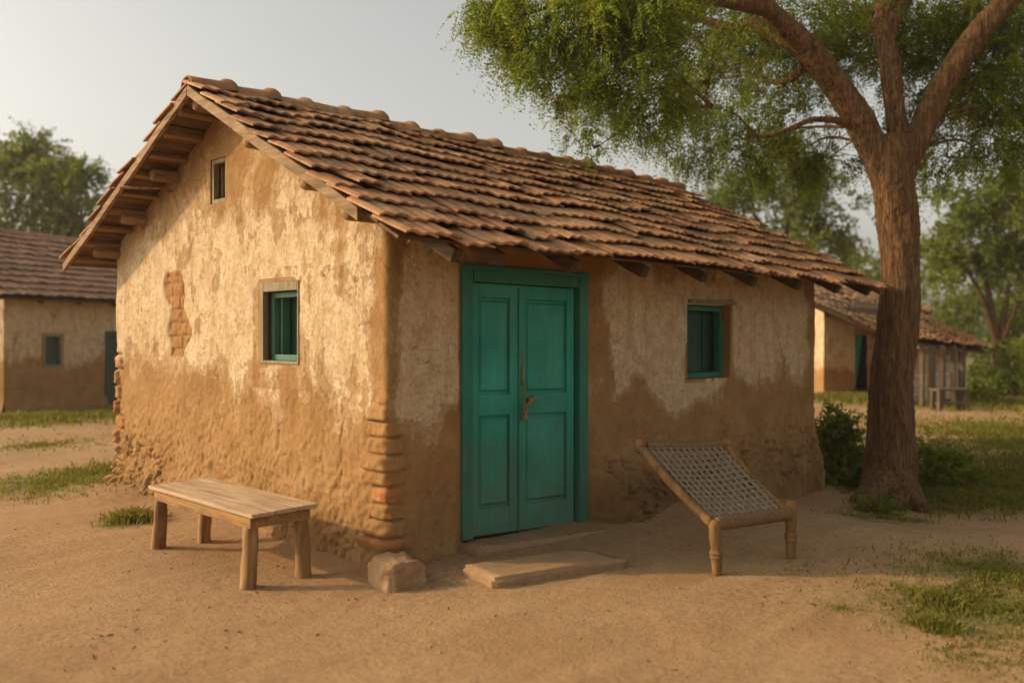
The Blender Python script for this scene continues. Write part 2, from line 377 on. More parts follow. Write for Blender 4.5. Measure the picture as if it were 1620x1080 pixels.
def q_id(x, z):
    p = noise.voronoi(Vector((x * 4.2, 2, z * 5.2)))[1][0]; return p.x + 3 * p.z
def base_darkness(face, x, y, z):
    if face == 'F': k = sm(.62, .12, z + .16 * N(x * 2.4, z * 2, 5)) * (.35 + .65 * sm(1.9, 2.3, x) * sm(4.4, 3.4, x) + .3 * sm(1.9, 2.3, x))  # crevice shade behind the cot, painted into the front wall's base colour
    else: k = .55 * sm(.42, .05, z + .14 * N(y * 2.4, z * 2, 5))  # other walls: colour darker towards the ground
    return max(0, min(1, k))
def wall_disp(face, u, z, x, y):
    n1 = N(x * 1.4, y * 1.4, z * 1.4); n2 = N(x * 6, y * 6, z * 5 + 9); n3 = N(x * 19, y * 19, z * 17)
    n6 = N(x * 47, y * 47, z * 41); d = .022 * n1 + .005 * n2 + .0045 * n3 + .0022 * n6
    er = sm(1.3, .15, z)
    rid = 1 - abs(N(x * 8, y * 8, z * 6 + 3)) * 2
    n5 = N(x * 30, y * 30, z * 26)
    d += er * (.005 * n2 - .004 * max(0, rid - .7) + .007 * n3 + .006 * n5 + .003 * n6 - .05 * max(0, N(x * 13, y * 13, z * 10) - .30)) + .003 * n5
    d += (.07 + .05 * N(x * 3, y * 3, 1)) * sm(.42, -.02, z)
    brick = 0; pl = 0
    if face == 'G':
        pl = sm(.72, 1.60, z + .40 * N(y * .9, z * .9, 3.1) + .16 * N(y * 3.1, z * 2.2) + .12 * sm(1.2, .2, y)) * (1 - .6 * sm(2.2, 2.9, z)) * (.82 + .35 * N(y * 1.3, z * 1.1, 8))
        if y < .5: pl *= 1 - .8 * sm(.20, .02, y + .16 * N(z * 2.1, 6.6))
        for (a, b, c, e) in (GW,):
            if a - .16 < y < b + .12 and c - .2 < z < e + .12: pl -= .22
        if .12 < z < 1.18:
            k = sm(.12, .2, z) * sm(1.18, 1.0, z); o, b = brickfield(u, z, y, .108, 1, .26); d += 0; d += k * o * 1.25; brick = max(brick, k * b)
        if y > 4.0 and z < 1.45:
            o, b = brickfield(u, z, D_ - y, .15, 6, .17); d += o * 1.5 * sm(1.45, 1.3, z); brick = max(brick, b * .7 * sm(1.45, 1.3, z))
        k = sm(3.05, 3.5, y) * sm(.72, .45, z + .12 * n2)
        if k > 0:
            q = noise.voronoi(Vector((1, y * 6.5 + .5 * n2, z * 8 + .6 * n3)))[0]; gr = sm(0, .14, q[1] - q[0]); d += k * (.032 * gr - .022 + .01 * n5) * (.5 + .7 * sm(-.2, .3, N(y * 4, z * 4, 6)))
        k = .75 * sm(.34, .1, z + .14 * n2 + .08 * n1) * sm(.2, .5, y)
        if k > 0:
            q = noise.voronoi(Vector((3, y * 5.5 + .8 * n2, z * 8.5 + .5 * n3)))[0]; gr = sm(0, .18, q[1] - q[0]); d += k * (.03 * gr - .02 + .008 * n5) * sm(-.3, .2, N(y * 3, z * 3, 9))
        # exposed brick patch
        cx = 3.08 + .06 * math.sin(z * 7); hw = .17 + .05 * math.sin(z * 17) + .03 * N(z * 9, 4)
        m = sm(hw + .02, hw - .02, abs(y - cx)) * sm(1.33, 1.38, z) * sm(2.13, 2.07, z)
        if m > 0:
            zz = (z + .012 * N(y * 9, z * 5)) / .118; rw = math.floor(zz); tz = zz - rw; yy = (y + .015 * N(y * 8, z * 11) + hsh(rw, 2) * .2) / .21; ty = yy - math.floor(yy)
            gr = sm(0, .12, tz) * sm(1, .88, tz) * sm(0, .07, ty) * sm(1, .93, ty); d += m * (.020 * gr - .030 + .006 * n3 + .008 * (hsh(rw, math.floor(yy)) - .5)); brick = max(brick, m * gr * .38); pl *= 1 - m
        q = math.exp(-((abs(y - cx) - hw) / .02) ** 2) * sm(1.3, 1.4, z) * sm(2.16, 2.06, z); d -= .014 * q
        # cracks near the corner
        cr = abs(y - (.52 + .03 * N(z * 9, 2.2) + .05 * math.floor(z * 4) % 2 * .04)); 
        if .45 < z < 1.1: d -= .018 * sm(.012, .0, cr)
    elif face == 'F':
        base = 1.06 + .26 * N(x * 1.6, 8.3) + .1 * N(x * 5, z * 4) - .12 * sm(2.6, 3.2, x) * sm(4.6, 3.6, x)
        pl = sm(base - .32, base + .3, z) * (1 - .5 * sm(1.8, 2.3, z)) * (1.05 + .3 * N(x * 1.4, z * 1.4, 4))
        pl *= 1 - .7 * sm(.16, .0, x + .12 * N(z * 2.4, 9.1)); pl *= 1 - .75 * sm(.60, .64, x) * sm(2.42, 2.2, x + .22 * N(z * 2.2, 1.7))
        pl *= 1 - .75 * sm(5.75, 6.05, x + .2 * N(z * 2, 5));
        if FWIN[0] - .02 < x < 4.42 and z < 1.9: pl *= 1 - .7 * sm(4.42, 4.3, x) * sm(4.2, 4.28, x)
        if .1 < z < 1.02:
            k = sm(.1, .2, z) * sm(1.02, .9, z); o, b = brickfield(u, z, x, .108, 1, .16); d += k * o; brick = max(brick, k * b)
        k = sm(.62, .38, z + .1 * n1) * sm(2.0, 2.3, x)
        if k > 0:
            q = noise.voronoi(Vector((x * 4.6 + .8 * n2 + .3 * n3, 2, z * 6.5 + .7 * n3)))[0]; gr = sm(0, .13, q[1] - q[0]); d += k * (.042 * gr - .03 + .014 * n3) * (.35 + .9 * sm(-.25, .25, N(x * 2.6, z * 3, 6))) - k * .05 * max(0, N(x * 5, z * 7, 2) - .25) + (.05 + .17 * sm(3.6, 2.4, x)) * sm(.60, .05, z + .1 * n1) * sm(2.0, 2.25, x)
        for (a, b, c, e) in (DOOR,):
            if x < a: d *= sm(0, .12, a - x) * .8 + .2
    return d, pl, brick
def build_walls():
    fine = .0135; r = .05; S = []
    def frange(a, b, st, extra=()):
        n = max(1, int(abs(b - a) / st)); L = [a + (b - a) * i / n for i in range(n + 1)]
        for e in extra:
            k = min(range(len(L)), key=lambda i: abs(L[i] - e)); L[k] = e
        return L
    def arc(cx, cy, a0, a1, n):
        for i in range(1, n):
            a = R(a0 + (a1 - a0) * i / n); yield (cx + r * math.cos(a), cy + r * math.sin(a), math.cos(a), math.sin(a))
    for y in frange(D_ - r, r, fine, (GW[0], GW[1], SW[0], SW[1])): S.append((0, y, -1, 0, 'G'))
    for p in arc(r, r, 180, 270, 5): S.append((*p, 'G' if p[1] > p[0] else 'F'))
    for x in frange(r, W_ - r, fine, (DOOR[0], DOOR[1], FWIN[0], FWIN[1])): S.append((x, 0, 0, -1, 'F'))
    for p in arc(W_ - r, r, 270, 360, 5): S.append((*p, 'F'))
    for y in frange(r, D_ - r, .08): S.append((W_, y, 1, 0, 'R'))
    for p in arc(W_ - r, D_ - r, 0, 90, 4): S.append((*p, 'R'))
    for x in frange(W_ - r, r, .12): S.append((x, D_, 0, 1, 'B'))
    for p in arc(r, D_ - r, 90, 180, 5): S.append((*p, 'G' if p[2] < -.7 else 'B'))
    zs = frange(-.6, .0, .06)[:-1] + frange(0, 3.5, .0135, (GW[2], GW[3], SW[2], SW[3], DOOR[3], FWIN[2], FWIN[3]))
    V = []; A = []; Bk = []; Dp_ = []; ns = len(S); clampd = []
    for z in zs:
        for i, (x, y, nx, ny, f) in enumerate(S):
            top = U(y) + .02; zc = min(z, top); clampd.append(z > top)
            d, pl, b = wall_disp(f, 0, zc, x, y)
            # quiet the plaster right at the openings so frames fit
            for (ff, (a, bb, c, e)) in (('G', GW), ('G', SW), ('F', DOOR), ('F', FWIN)):
                if f == ff:
                    t = y if ff == 'G' else x
                    dd = max(a - t, t - bb, c - zc, zc - e)
                    if dd < .08: d *= .25 + .75 * sm(0, .08, dd)
            V.append((x + nx * d, y + ny * d, zc)); A.append(pl); Bk.append(b); Dp_.append(base_darkness(f, x, y, zc))
    F = []; H = {'G': (GW, SW), 'F': (DOOR, FWIN)}
    for j in range(len(zs) - 1):
        zc = (zs[j] + zs[j + 1]) / 2
        for i in range(ns):
            k = (i + 1) % ns; a, b = S[i], S[k]
            q = (j * ns + i, j * ns + k, (j + 1) * ns + k, (j + 1) * ns + i)
            if all(clampd[t] for t in q): continue
            if a[4] == b[4] and a[4] in H:
                t = (a[1] + b[1]) / 2 if a[4] == 'G' else (a[0] + b[0]) / 2
                if any(h[0] < t < h[1] and h[2] < zc < h[3] for h in H[a[4]]): continue
            F.append(q)
    o = npmesh('wall', V, F, M['wall'], HOUSE, {'plaster': A, 'brick': Bk, 'base_dark': Dp_}, True)
    return o
build_walls()
# reveals (the depth of the wall at each opening) and the near-black block for the unlit room
def reveal(face, rc, depth, name='window_reveal', top=True, bottom=True):
    a, b, c, e = rc; mb = MB(); t = .03
    def q(u, z, dpt): return Vector((dpt, u, z)) if face == 'G' else Vector((u, dpt, z))
    def slab(u0, u1, z0, z1):
        vs = [q(u0, z0, -.001), q(u1, z0, -.001), q(u1, z1, -.001), q(u0, z1, -.001), q(u0, z0, depth), q(u1, z0, depth), q(u1, z1, depth), q(u0, z1, depth)]
        mb.add(vs, [(0, 1, 2, 3), (7, 6, 5, 4), (0, 4, 5, 1), (1, 5, 6, 2), (2, 6, 7, 3), (3, 7, 4, 0)])
    slab(a - t, a, c - t, e + t); slab(b, b + t, c - t, e + t)
    if top: slab(a, b, e, e + t)
    if bottom: slab(a, b, c - t, c)
    o = mb.build(name, M['wall'], HOUSE)
    at = o.data.attributes.new('plaster', 'FLOAT', 'POINT'); at.data.foreach_set('value', [.15] * len(o.data.vertices)); return o
reveal('G', GW, .30); reveal('G', SW, .28); reveal('F', FWIN, .3); reveal('F', (DOOR[0], DOOR[1], -.3, DOOR[3]), .3, 'door_reveal', bottom=False)
mb = MB()  # near-black block behind the openings: the unlit room painted as colour
mb.box((W_ / 2, D_ / 2, 1.0), (W_ - .64, D_ - .64, 2.6)); o = mb.build('dark_room_block', M['dark'], HOUSE)

def frame_box(mb, face, rc, dpt, wd, th):
    a, b, c, e = rc
    def bx(u0, u1, z0, z1):
        u, z = (u0 + u1) / 2, (z0 + z1) / 2
        if face == 'G': mb.box((dpt, u, z), (th, u1 - u0, z1 - z0))
        else: mb.box((u, dpt, z), (u1 - u0, th, z1 - z0))
    bx(a, a + wd, c, e); bx(b - wd, b, c, e); bx(a + wd, b - wd, e - wd, e); bx(a + wd, b - wd, c, c + wd)
# gable window: weathered outer frame, teal inner frame, shutter folded inward
mb = MB(); a, b, c, e = GW
mb.box((.012, b - .03, (c + e) / 2), (.045, .055, e - c - .004)); mb.box((.012, a + .011, (c + e) / 2), (.045, .018, e - c - .004))
mb.box((.012, (a + b) / 2 - .018, e - .037), (.043, b - a - .08, .07)); mb.box((.012, (a + b) / 2 - .018, c + .014), (.043, b - a - .08, .024))
wf = mb.build('window_frame', M['old_frame'], HOUSE, bevel=.004)
mb = MB(); frame_box(mb, 'G', (a + .02, b - .058, c + .026, e - .073), .085, .045, .05); mb.build('inner_frame', M['teal_window'], wf, bevel=.004)
mb = MB(); mb.box((.145, b - .125, (c + e) / 2), (.07, .03, e - c - .14)); mb.build('shutter', M['teal_window'], wf, bevel=.003)
mb = MB(); mb.box((.2, (a + b) / 2, (c + e) / 2), (.02, b - a + .02, e - c)); mb.box((.185, a + .3, (c + e) / 2), (.012, .03, e - c)); mb.build('interior_dark_pane', M['pane'], wf)  # dark green sheet paints the unlit interior seen through this window
# small gable vent window
mb = MB(); frame_box(mb, 'G', (SW[0] + .003, SW[1] - .003, SW[2] + .003, SW[3] - .003), .035, .035, .05); wf = mb.build('window_frame', M['old_frame'], HOUSE, bevel=.004)
mb = MB(); mb.box((.12, SW[1] - .06, (SW[2] + SW[3]) / 2), (.1, .016, .28)); mb.build('shutter', M['old_frame'], wf, bevel=.002)
# lintel stain proud plaster strip over the small window is part of the plaster; front window
mb = MB(); a, b, c, e = FWIN
frame_box(mb, 'F', (a + .003, b - .003, c + .003, e - .003), .12, .05, .07); wf = mb.build('window_frame', M['teal_frame'], HOUSE, bevel=.005)
mb = MB(); mb.box(((a + b) / 2, .20, (c + e) / 2), (b - a - .02, .02, e - c - .02)); mb.box((b - .2, .184, (c + e) / 2), (.05, .014, e - c - .12)); mb.build('shutter', M['pane'], wf, bevel=.003)
mb = MB(); mb.box(((a + b) / 2 + .04, -.012, e + .03), (b - a + .06, .05, .035), jit=.003); mb.build('lintel', M['old_frame'], HOUSE, bevel=.004)

# door: sill line sags to the right as in the photograph
def sillz(x): return .10 - .085 * (x - .646) / (2.02 - .646)
def sag(o_mb, z_hi=1.95, x0=.646):
    out = []
    for (x, y, z) in o_mb.v:
        t = max(0, min(1, (z_hi - z) / (z_hi - .1))); out.append((x, y, z + (sillz(x) - .1) * t))
    o_mb.v = out
DF = MB(); x0, x1, zt = .646, 2.02, 2.03; jw = .1
DF.box((x0 + jw / 2 - .01, .0, (zt + .1) / 2), (jw, .13, zt - .1)); DF.box((x1 - .055, .0, (zt + .1) / 2), (.11, .13, zt - .1)); DF.box(((x0 + x1) / 2 - .010, .002, zt - .055), (x1 - x0 - .222, .134, .11))
DF.box((x1 - .120, .035, (zt + .1) / 2 - .05), (.018, .05, zt - .2)); sag(DF)
DF.box(((x0 + x1) / 2 - .005, -.072, zt - .006), (x1 - x0 + .02, .03, .03))
DF.v = [(x, y + .035, z) for x, y, z in DF.v]
door_frame = DF.build('door_frame', M['teal_frame'], HOUSE, bevel=.006)
def leaf(xa, xb, y, name):
    zb, z1 = .108, 1.915; st = .085; mid = 1.04
    q = MB(); t = .04
    for (a, b, c, e) in ((xa, xa + st, zb, z1), (xb - st, xb, zb, z1), (xa + st, xb - st, z1 - .10, z1), (xa + st, xb - st, zb, zb + .19), (xa + st, xb - st, mid - .075, mid + .075)):
        q.box(((a + b) / 2, y, (c + e) / 2), (b - a, t, e - c))
    sag(q); L = q.build(name, M['teal'], HOUSE, bevel=.004)
    for (c, e) in ((zb + .19, mid - .075), (mid + .075, z1 - .10)):
        p = MB(); a, b = xa + st, xb - st
        p.box(((a + b) / 2, y + .012, (c + e) / 2), (b - a, .012, e - c))
        mg = .035                                        # raised field with sloping margin
        o_ = [(a + .006, y + .005, c + .006), (b - .006, y + .005, c + .006), (b - .006, y + .005, e - .006), (a + .006, y + .005, e - .006)]
        i1 = [(a + mg * .55, y + .004, c + mg * .55), (b - mg * .55, y + .004, c + mg * .55), (b - mg * .55, y + .004, e - mg * .55), (a + mg * .55, y + .004, e - mg * .55)]
        i2 = [(a + mg, y - .013, c + mg), (b - mg, y - .013, c + mg), (b - mg, y - .013, e - mg), (a + mg, y - .013, e - mg)]
        vs = o_ + i1 + i2; fs = [(j, (j + 1) % 4, 4 + (j + 1) % 4, 4 + j) for j in range(4)] + [(4 + j, 4 + (j + 1) % 4, 8 + (j + 1) % 4, 8 + j) for j in range(4)] + [(8, 9, 10, 11)]
        p.add(vs, fs); sag(p); p.build('panel', M['teal'], L)
    return L
lf = leaf(.738, 1.232, .03, 'door_leaf'); rt = leaf(1.237, 1.888, .036, 'door_leaf')
mb = MB(); mb.box((1.234, .005, 1.0), (.014, .012, 1.79)); sag(mb); mb.build('cover_strip', M['teal_frame'], lf, bevel=.002)
# chain strap, hasp and padlock
mb = MB(); mb.box((1.282, .010, 1.24), (.022, .012, .15), jit=.002); mb.tube([(1.282, .004, 1.31), (1.278, -.004, 1.38), (1.276, .008, 1.44)], [.006, .005, .004], 8); mb.tube(curvepts([(1.282, .0, 1.18), (1.288, -.012, 1.12), (1.282, -.01, 1.06), (1.276, -.012, 1.02)], 5), lambda t: .007, 8)
mb.build('door_chain', M['iron'], rt, bevel=.002)
mb = MB()
for k in range(5): 
    a = k * .9; mb.tube([(1.27 + .022 * k, -.014 - .004 * (k % 2), 1.005 + .012 * k), (1.305 + .022 * k, -.022 + .004 * (k % 2), 1.012 + .01 * k)], [.011, .009], 8)
mb.tube(curvepts([(1.26, -.012, 1.02), (1.255, -.03, .985), (1.27, -.032, .95), (1.288, -.02, .985), (1.282, -.012, 1.02)], 5), lambda t: .006, 8)
mb.box((1.272, -.026, .935), (.044, .02, .052)); mb.box((1.35, -.012, 1.06), (.06, .03, .022), Matrix.Rotation(R(-20), 3, 'Y'))
mb.build('padlock', M['iron'], rt, bevel=.004)

# worn slab helper: subdivided block with noise
def rough_block(name, corners, z0, z1, mat, parent=None, amp=.014, cuts=9, taper=.03, seed=0, groundfit=False):
    bm = bmesh.new(); cx = sum(c[0] for c in corners) / 4; cy = sum(c[1] for c in corners) / 4
    vb = [bm.verts.new((c[0], c[1], z0)) for c in corners]; vt = [bm.verts.new((c[0] + (cx - c[0]) * taper, c[1] + (cy - c[1]) * taper, z1)) for c in corners]
    bm.faces.new(vb[::-1]); bm.faces.new(vt)
    for i in range(4): bm.faces.new((vb[i], vb[(i + 1) % 4], vt[(i + 1) % 4], vt[i]))
    bmesh.ops.bevel(bm, geom=bm.edges[:], offset=min(.02, (z1 - z0) * .2), segments=2, affect='EDGES')
    bmesh.ops.subdivide_edges(bm, edges=[e for e in bm.edges if e.calc_length() > .05], cuts=cuts, use_grid_fill=True)
    bm.normal_update(); offs = []
    for v in bm.verts:
        p = v.co; offs.append(v.normal * amp * (noise.noise(p * 5 + Vector((seed, 0, 0))) + .6 * noise.noise(p * 14) + .3 * noise.noise(p * 34)))
    for v, o_ in zip(bm.verts, offs): v.co += o_
    me = bpy.data.meshes.new(name); bm.to_mesh(me); bm.free(); me.materials.append(mat)
    me.polygons.foreach_set('use_smooth', [True] * len(me.polygons))
    o = bpy.data.objects.new(name, me); COL.objects.link(o)
    if parent: o.parent = parent
    return o
th = rough_block('threshold', [(.60, -.24), (2.13, -.30), (2.13, .06), (.60, .06)], -.25, .085, M['slab'], HOUSE, .014, 14, .02, 3)
for v in th.data.vertices: v.co.z += (sillz(v.co.x) - .1) * .95 if v.co.z > 0 else 0
s1 = rough_block('door_step', [(.22, -.76), (1.21, -1.05), (1.15, -.60), (.30, -.38)], -.05, .062, M['slab'], None, .013, 14, .0, 8)
tag(s1, 'flat worn stone slab lying in front of the teal double door', 'step')
s2 = rough_block('corner_stone', [(-.27, -.37), (.04, -.41), (.07, -.10), (-.24, -.04)], -.06, .145, M['stone'], None, .034, 9, .16, 21)
tag(s2, 'squarish block of brown stone on the ground at the near corner of the large house', 'stone')

# ------------------------------------------------------------------ tiled roofs
def tile_sheet(mbv, TL, TR, BL, BR, courses, cols, lift=.05, jit=1.0, prof=9, wave=2, amp=.016, thick=.014, seed=0, ln=1.24):
    """rows of separate clay tiles between four corners, bottom row = eave"""
    rnd = random.Random(seed); TL, TR, BL, BR = map(Vector, (TL, TR, BL, BR))
    nrm = ((BR - BL).cross(TL - BL)).normalized(); nrm = nrm if nrm.z > 0 else -nrm
    def S(u, v): return (BL.lerp(BR, u)).lerp(TL.lerp(TR, u), v)
    for r in range(courses):
        rowj = rnd.uniform(-.3, .3)
        for c in range(cols):
            v0 = (r - .02) / courses; v1 = (r + ln) / courses
            u0 = (c - .02) / cols; u1 = (c + 1.04) / cols
            ju = rnd.uniform(-.05, .05) * jit / cols; jv = rnd.gauss(0, .055) * jit / courses; sk = rnd.gauss(0, .035) * jit / courses
            if rnd.random() < .04 * jit: jv -= .16 / courses
            jl = rnd.gauss(0, .005) * jit; tw = rnd.gauss(0, .005) * jit
            if v1 > 1.02: v1 = 1.02
            top = []; bot = []
            rows = 3
            for j in range(rows):
                fv = j / (rows - 1)
                for i in range(prof):
                    fu = i / (prof - 1)
                    p = S(u0 + (u1 - u0) * fu + ju, v0 + (v1 - v0) * fv + jv + sk * (fu - .5))
                    h = lift * (1 - .72 * fv) + jl + tw * (fu - .5) + amp * abs(math.sin(math.pi * wave * fu + .3)) * (1 - .1 * fv)
                    top.append(p + nrm * h); bot.append(p + nrm * (h - thick))
            n = rows * prof; vs = top + bot; fs = []
            for j in range(rows - 1):
                for i in range(prof - 1):
                    a = j * prof + i; fs.append((a, a + 1, a + prof + 1, a + prof)); fs.append((n + a, n + a + prof, n + a + prof + 1, n + a + 1))
            for i in range(prof - 1): fs.append((i, n + i, n + i + 1, i + 1)); a = (rows - 1) * prof + i; fs.append((a, a + 1, n + a + 1, n + a))
            for j in range(rows - 1):
                a = j * prof; fs.append((a, a + prof, n + a + prof, n + a)); a += prof - 1; fs.append((a, n + a, n + a + prof, a + prof))
            mbv.add(vs, fs)
XL, XR = -.35, 6.67; YF, YB = -.637, 4.87; DT = .035
ROOF = MB()
tile_sheet(ROOF, (XL - .02, RY - .02, RU + DT), (XR, RY - .02, RU + DT), (XL - .02, YF, U(YF) + DT), (XR, YF, U(YF) + DT), 11, 34, .060, 1.35, 9, 2, .019, .015, 5)
tile_sheet(ROOF, (XR, RY + .02, RU + DT), (XL - .02, RY + .02, RU + DT), (XR, YB, U(YB) + DT), (XL - .02, YB, U(YB) + DT), 11, 34, .062, 1.8, 9, 2, .02, .015, 6)
# gentle sag so courses are not ruler straight
def sagroof(v):
    x, y, z = v; return (x, y + .02 * N(x * .9, z * 2), z + .03 * N(x * .55, y * .55, 4) + .018 * N(x * 1.7, y * 1.9, 2))
ROOF.v = [sagroof(v) for v in ROOF.v]
roof = ROOF.build('roof', M['tile'], HOUSE, smooth=False)
# ridge caps
RC = MB(); x = XL - .02; rg = random.Random(3)
while x < 6.3:
    L = rg.uniform(.36, .44); n = 10; vs = []; z0 = RU + .045 + rg.uniform(-.012, .012); yo = RY + rg.uniform(-.02, .02); tl = rg.uniform(-.02, .02)
    prof = [(0, .082), (.30, .084), (.72, .092), (.80, .115), (.92, .118), (1.0, .104)]
    for (t, r) in prof:
        for k in range(n + 1):
            a = math.pi * k / n; vs.append((x + L * t, yo + math.cos(a) * r * 1.25, z0 + math.sin(a) * r + tl * t + .022 * N(x * .55, 1.15, 4)))
    for (t, r) in prof[::-1]:
        for k in range(n + 1):
            a = math.pi * k / n; vs.append((x + L * t, yo + math.cos(a) * (r - .016) * 1.25, z0 + math.sin(a) * (r - .016) + tl * t + .022 * N(x * .55, 1.15, 4)))
    m_ = len(prof) * 2; fs = [(i * (n + 1) + k, i * (n + 1) + k + 1, ((i + 1) % m_) * (n + 1) + k + 1, ((i + 1) % m_) * (n + 1) + k) for i in range(m_) for k in range(n)]
    RC.add(vs, fs); x += L * .94
RC.build('ridge_tiles', M['tile'], roof, smooth=True)
# plank deck under the tiles (boards run along the ridge), visible under the gable overhang
for (ya, yb) in ((YF + .13, RY), (RY, YB - .04)):
    mb = MB(); n = 13; rg = random.Random(int(ya * 10))
    for i in range(n):
        y0 = ya + (yb - ya) * i / n; y1 = ya + (yb - ya) * (i + .93) / n; yc = (y0 + y1) / 2
        sgn = MF if yc < RY else -MBk; ang = math.atan(sgn); zc = U(yc) + .013 + rg.uniform(-.006, .004)
        mb.box(((XL + XR) / 2 + rg.uniform(-.01, .01), yc, zc), (XR - XL - .06, (y1 - y0) / math.cos(ang), .02), Matrix.Rotation(ang, 3, 'X'))
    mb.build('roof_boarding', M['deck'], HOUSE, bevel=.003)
# battens hung under the boarding of the rear overhang
for i in range(9):
    y = RY + .2 + i * .29; mb = MB(); mb.box((.62, y, U(y) - .028), (1.9, .06, .04), Matrix.Rotation(math.atan(-MBk), 3, 'X'), .004); mb.build('batten', M['beam'], HOUSE, bevel=.003)
# barge boards along both verges
def barge(x, ya, yb, off, hgt=.11, mat='barge'):
    mb = MB(); n = 10; vs = []
    for i in range(n + 1):
        y = ya + (yb - ya) * i / n; z = U(y) + off + .012 * N(y * 1.5, x); hh = hgt * (1 + .22 * N(y * 3, 3))
        for (dx, dz) in ((-.017, 0), (.017, 0), (.017, hh), (-.017, hh)): vs.append((x + dx + .006 * N(y * 2, 7), y, z + dz))
    fs = [(i * 4 + k, i * 4 + (k + 1) % 4, (i + 1) * 4 + (k + 1) % 4, (i + 1) * 4 + k) for i in range(n) for k in range(4)] + [(0, 1, 2, 3), (n * 4 + 3, n * 4 + 2, n * 4 + 1, n * 4)]
    mb.add(vs, fs); return mb.build('barge_board', M[mat], HOUSE, bevel=.003)
barge(XL + .0, YF + .46, RY - .003, -.035, .085); barge(XL - .0, RY + .003, YB - .03, -.035, .075)
barge(XR - .04, YF + .05, RY - .003, -.06, .10); barge(XR - .04, RY + .003, YB - .02, -.06, .10)
# purlin logs through the gable walls
for y, xo in ((1.31, -.29), (.565, -.28), (.09, -.27), (3.05, -.24), (3.75, -.22), (4.36, -.24), (RY, -.3)):
    mb = MB(); z = U(y) - .085; mb.tube([(xo, y, z), (xo + .02, y, z), (W_ / 2, y, z + .01), (6.55, y, z)], [.046, .055, .06, .055], 14, .08); mb.build('purlin', M['beam'], HOUSE, smooth=True)
# rafters whose tails show under the front eave
for x in (.12, .5, 1.25, 2.1, 2.95, 3.8, 4.7, 5.6, 6.4):
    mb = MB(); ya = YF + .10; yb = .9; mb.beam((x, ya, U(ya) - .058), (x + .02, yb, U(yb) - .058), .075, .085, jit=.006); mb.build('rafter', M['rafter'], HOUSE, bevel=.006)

# loose sticks tied under the eaves
mb = MB(); mb.tube([(-.40, 3.33, U(3.33) - .06), (-.1, 3.2, 2.86), (.03, 3.15, 2.83)], [.014, .013, .012], 8, .1); mb.build('tie_stick', M['barge'], HOUSE, smooth=True)
mb = MB(); mb.tube([(-.2, -.45, 2.15), (.1, -.12, 2.16), (.14, -.01, 2.13)], [.013, .012, .012], 8, .1); mb.build('tie_stick', M['barge'], HOUSE, smooth=True)

# ------------------------------------------------------------------ bench
BEN = empty('wooden_bench', (-.6, 1.0, 0)); tag(BEN, 'low wooden bench with pale plank top and thick log legs beside the sunlit gable wall', 'bench')
def loc(mb, e): mb.v = [(v[0] - e.location.x, v[1] - e.location.y, v[2] - e.location.z) for v in mb.v]; return mb
mb = MB(); xs = [-.832, -.678, -.515, -.358]
for i in range(3): mb.box(((xs[i] + xs[i + 1]) / 2, .985 + random.uniform(-.006, .006), .449 + .0015 * (i - 1)), (xs[i + 1] - xs[i] - .003, 1.47, .026), jit=.002)
loc(mb, BEN).build('bench_top', M['bench_top'], BEN, bevel=.004)
for (sx, nm) in ((-.795, 'apron'), (-.405, 'apron')):
    mb = MB(); mb.box((sx, .985, .397), (.03, 1.37, .072), jit=.003); loc(mb, BEN).build(nm, M['bench_rail'], BEN, bevel=.005)
for sy in (.315, 1.655):
    mb = MB(); mb.box((-.6, sy, .397), (.358, .028, .07), jit=.003); loc(mb, BEN).build('apron', M['bench_rail'], BEN, bevel=.005)
for (x, y, fx, fy, r0, r1) in ((-.775, .352, -.80, .352, .044, .052), (-.43, .352, -.425, .318, .042, .052), (-.775, 1.625, -.765, 1.70, .040, .055), (-.44, 1.62, -.45, 1.63, .042, .05)):
    mb = MB(); pts = []; rr = []
    for i in range(14):
        t = i / 13; px = x + (fx - x) * t; py = y + (fy - y) * t; z = .364 + (gz(fx, fy) - .012 - .364) * t
        pts.append((px + .006 * N(z * 7, x * 9), py + .006 * N(z * 6, y * 9 + 3), z)); rr.append(r0 + (r1 - r0) * t + .004 * N(z * 9, x * 5))
    mb.tube(pts, rr, 18, .12, nsc=6); loc(mb, BEN).build('leg', M['bench_leg'], BEN, smooth=True, bevel=.004)

# ------------------------------------------------------------------ rope cot tipped up on its front legs
COT = empty('rope_cot', (1.8, -1.4, 0)); tag(COT, 'small rope woven wooden cot tilted up beside the teal door with its mesh facing forward', 'cot')
BLc = Vector((1.41, -1.553, .325)); BRc = Vector((2.15, -1.70, .31)); TLc = Vector((1.52, -.90, .765)); TRc = Vector((2.27, -1.13, .725))
cn = (BRc - BLc).cross(TLc - BLc).normalized(); cn = cn if cn.z > 0 else -cn
def rail(a, b, r, nm, mat, bend=0, ribs=False):
    mb = MB(); n = 110 if ribs else 18; pts = []; rr = []
    for i in range(n + 1):
        t = i / n; p = a.lerp(b, t) + cn * bend * math.sin(math.pi * t); pts.append(p); rr.append(r * (1 + (.17 * (i % 2) + .06 * math.sin(i * 1.7) if ribs else .06 * N(t * 6, a.x)) ))
    mb.tube(pts, rr, 12, .05 if not ribs else .02, nsc=8); return loc(mb, COT).build(nm, M[mat], COT, smooth=True)
rail(BLc, TLc + (TLc - BLc) * .045, .03, 'side_rail', 'cot', -.02); rail(BRc, TRc + (TRc - BRc) * .02, .028, 'side_rail', 'cot', -.03)
rail(BLc + Vector((.03, 0, 0)), BRc - Vector((.02, 0, 0)), .038, 'end_rail', 'wrap', 0, True); rail(TLc.lerp(TRc, .07), TRc.lerp(TLc, .04), .027, 'end_rail', 'wrap', -.01, True)
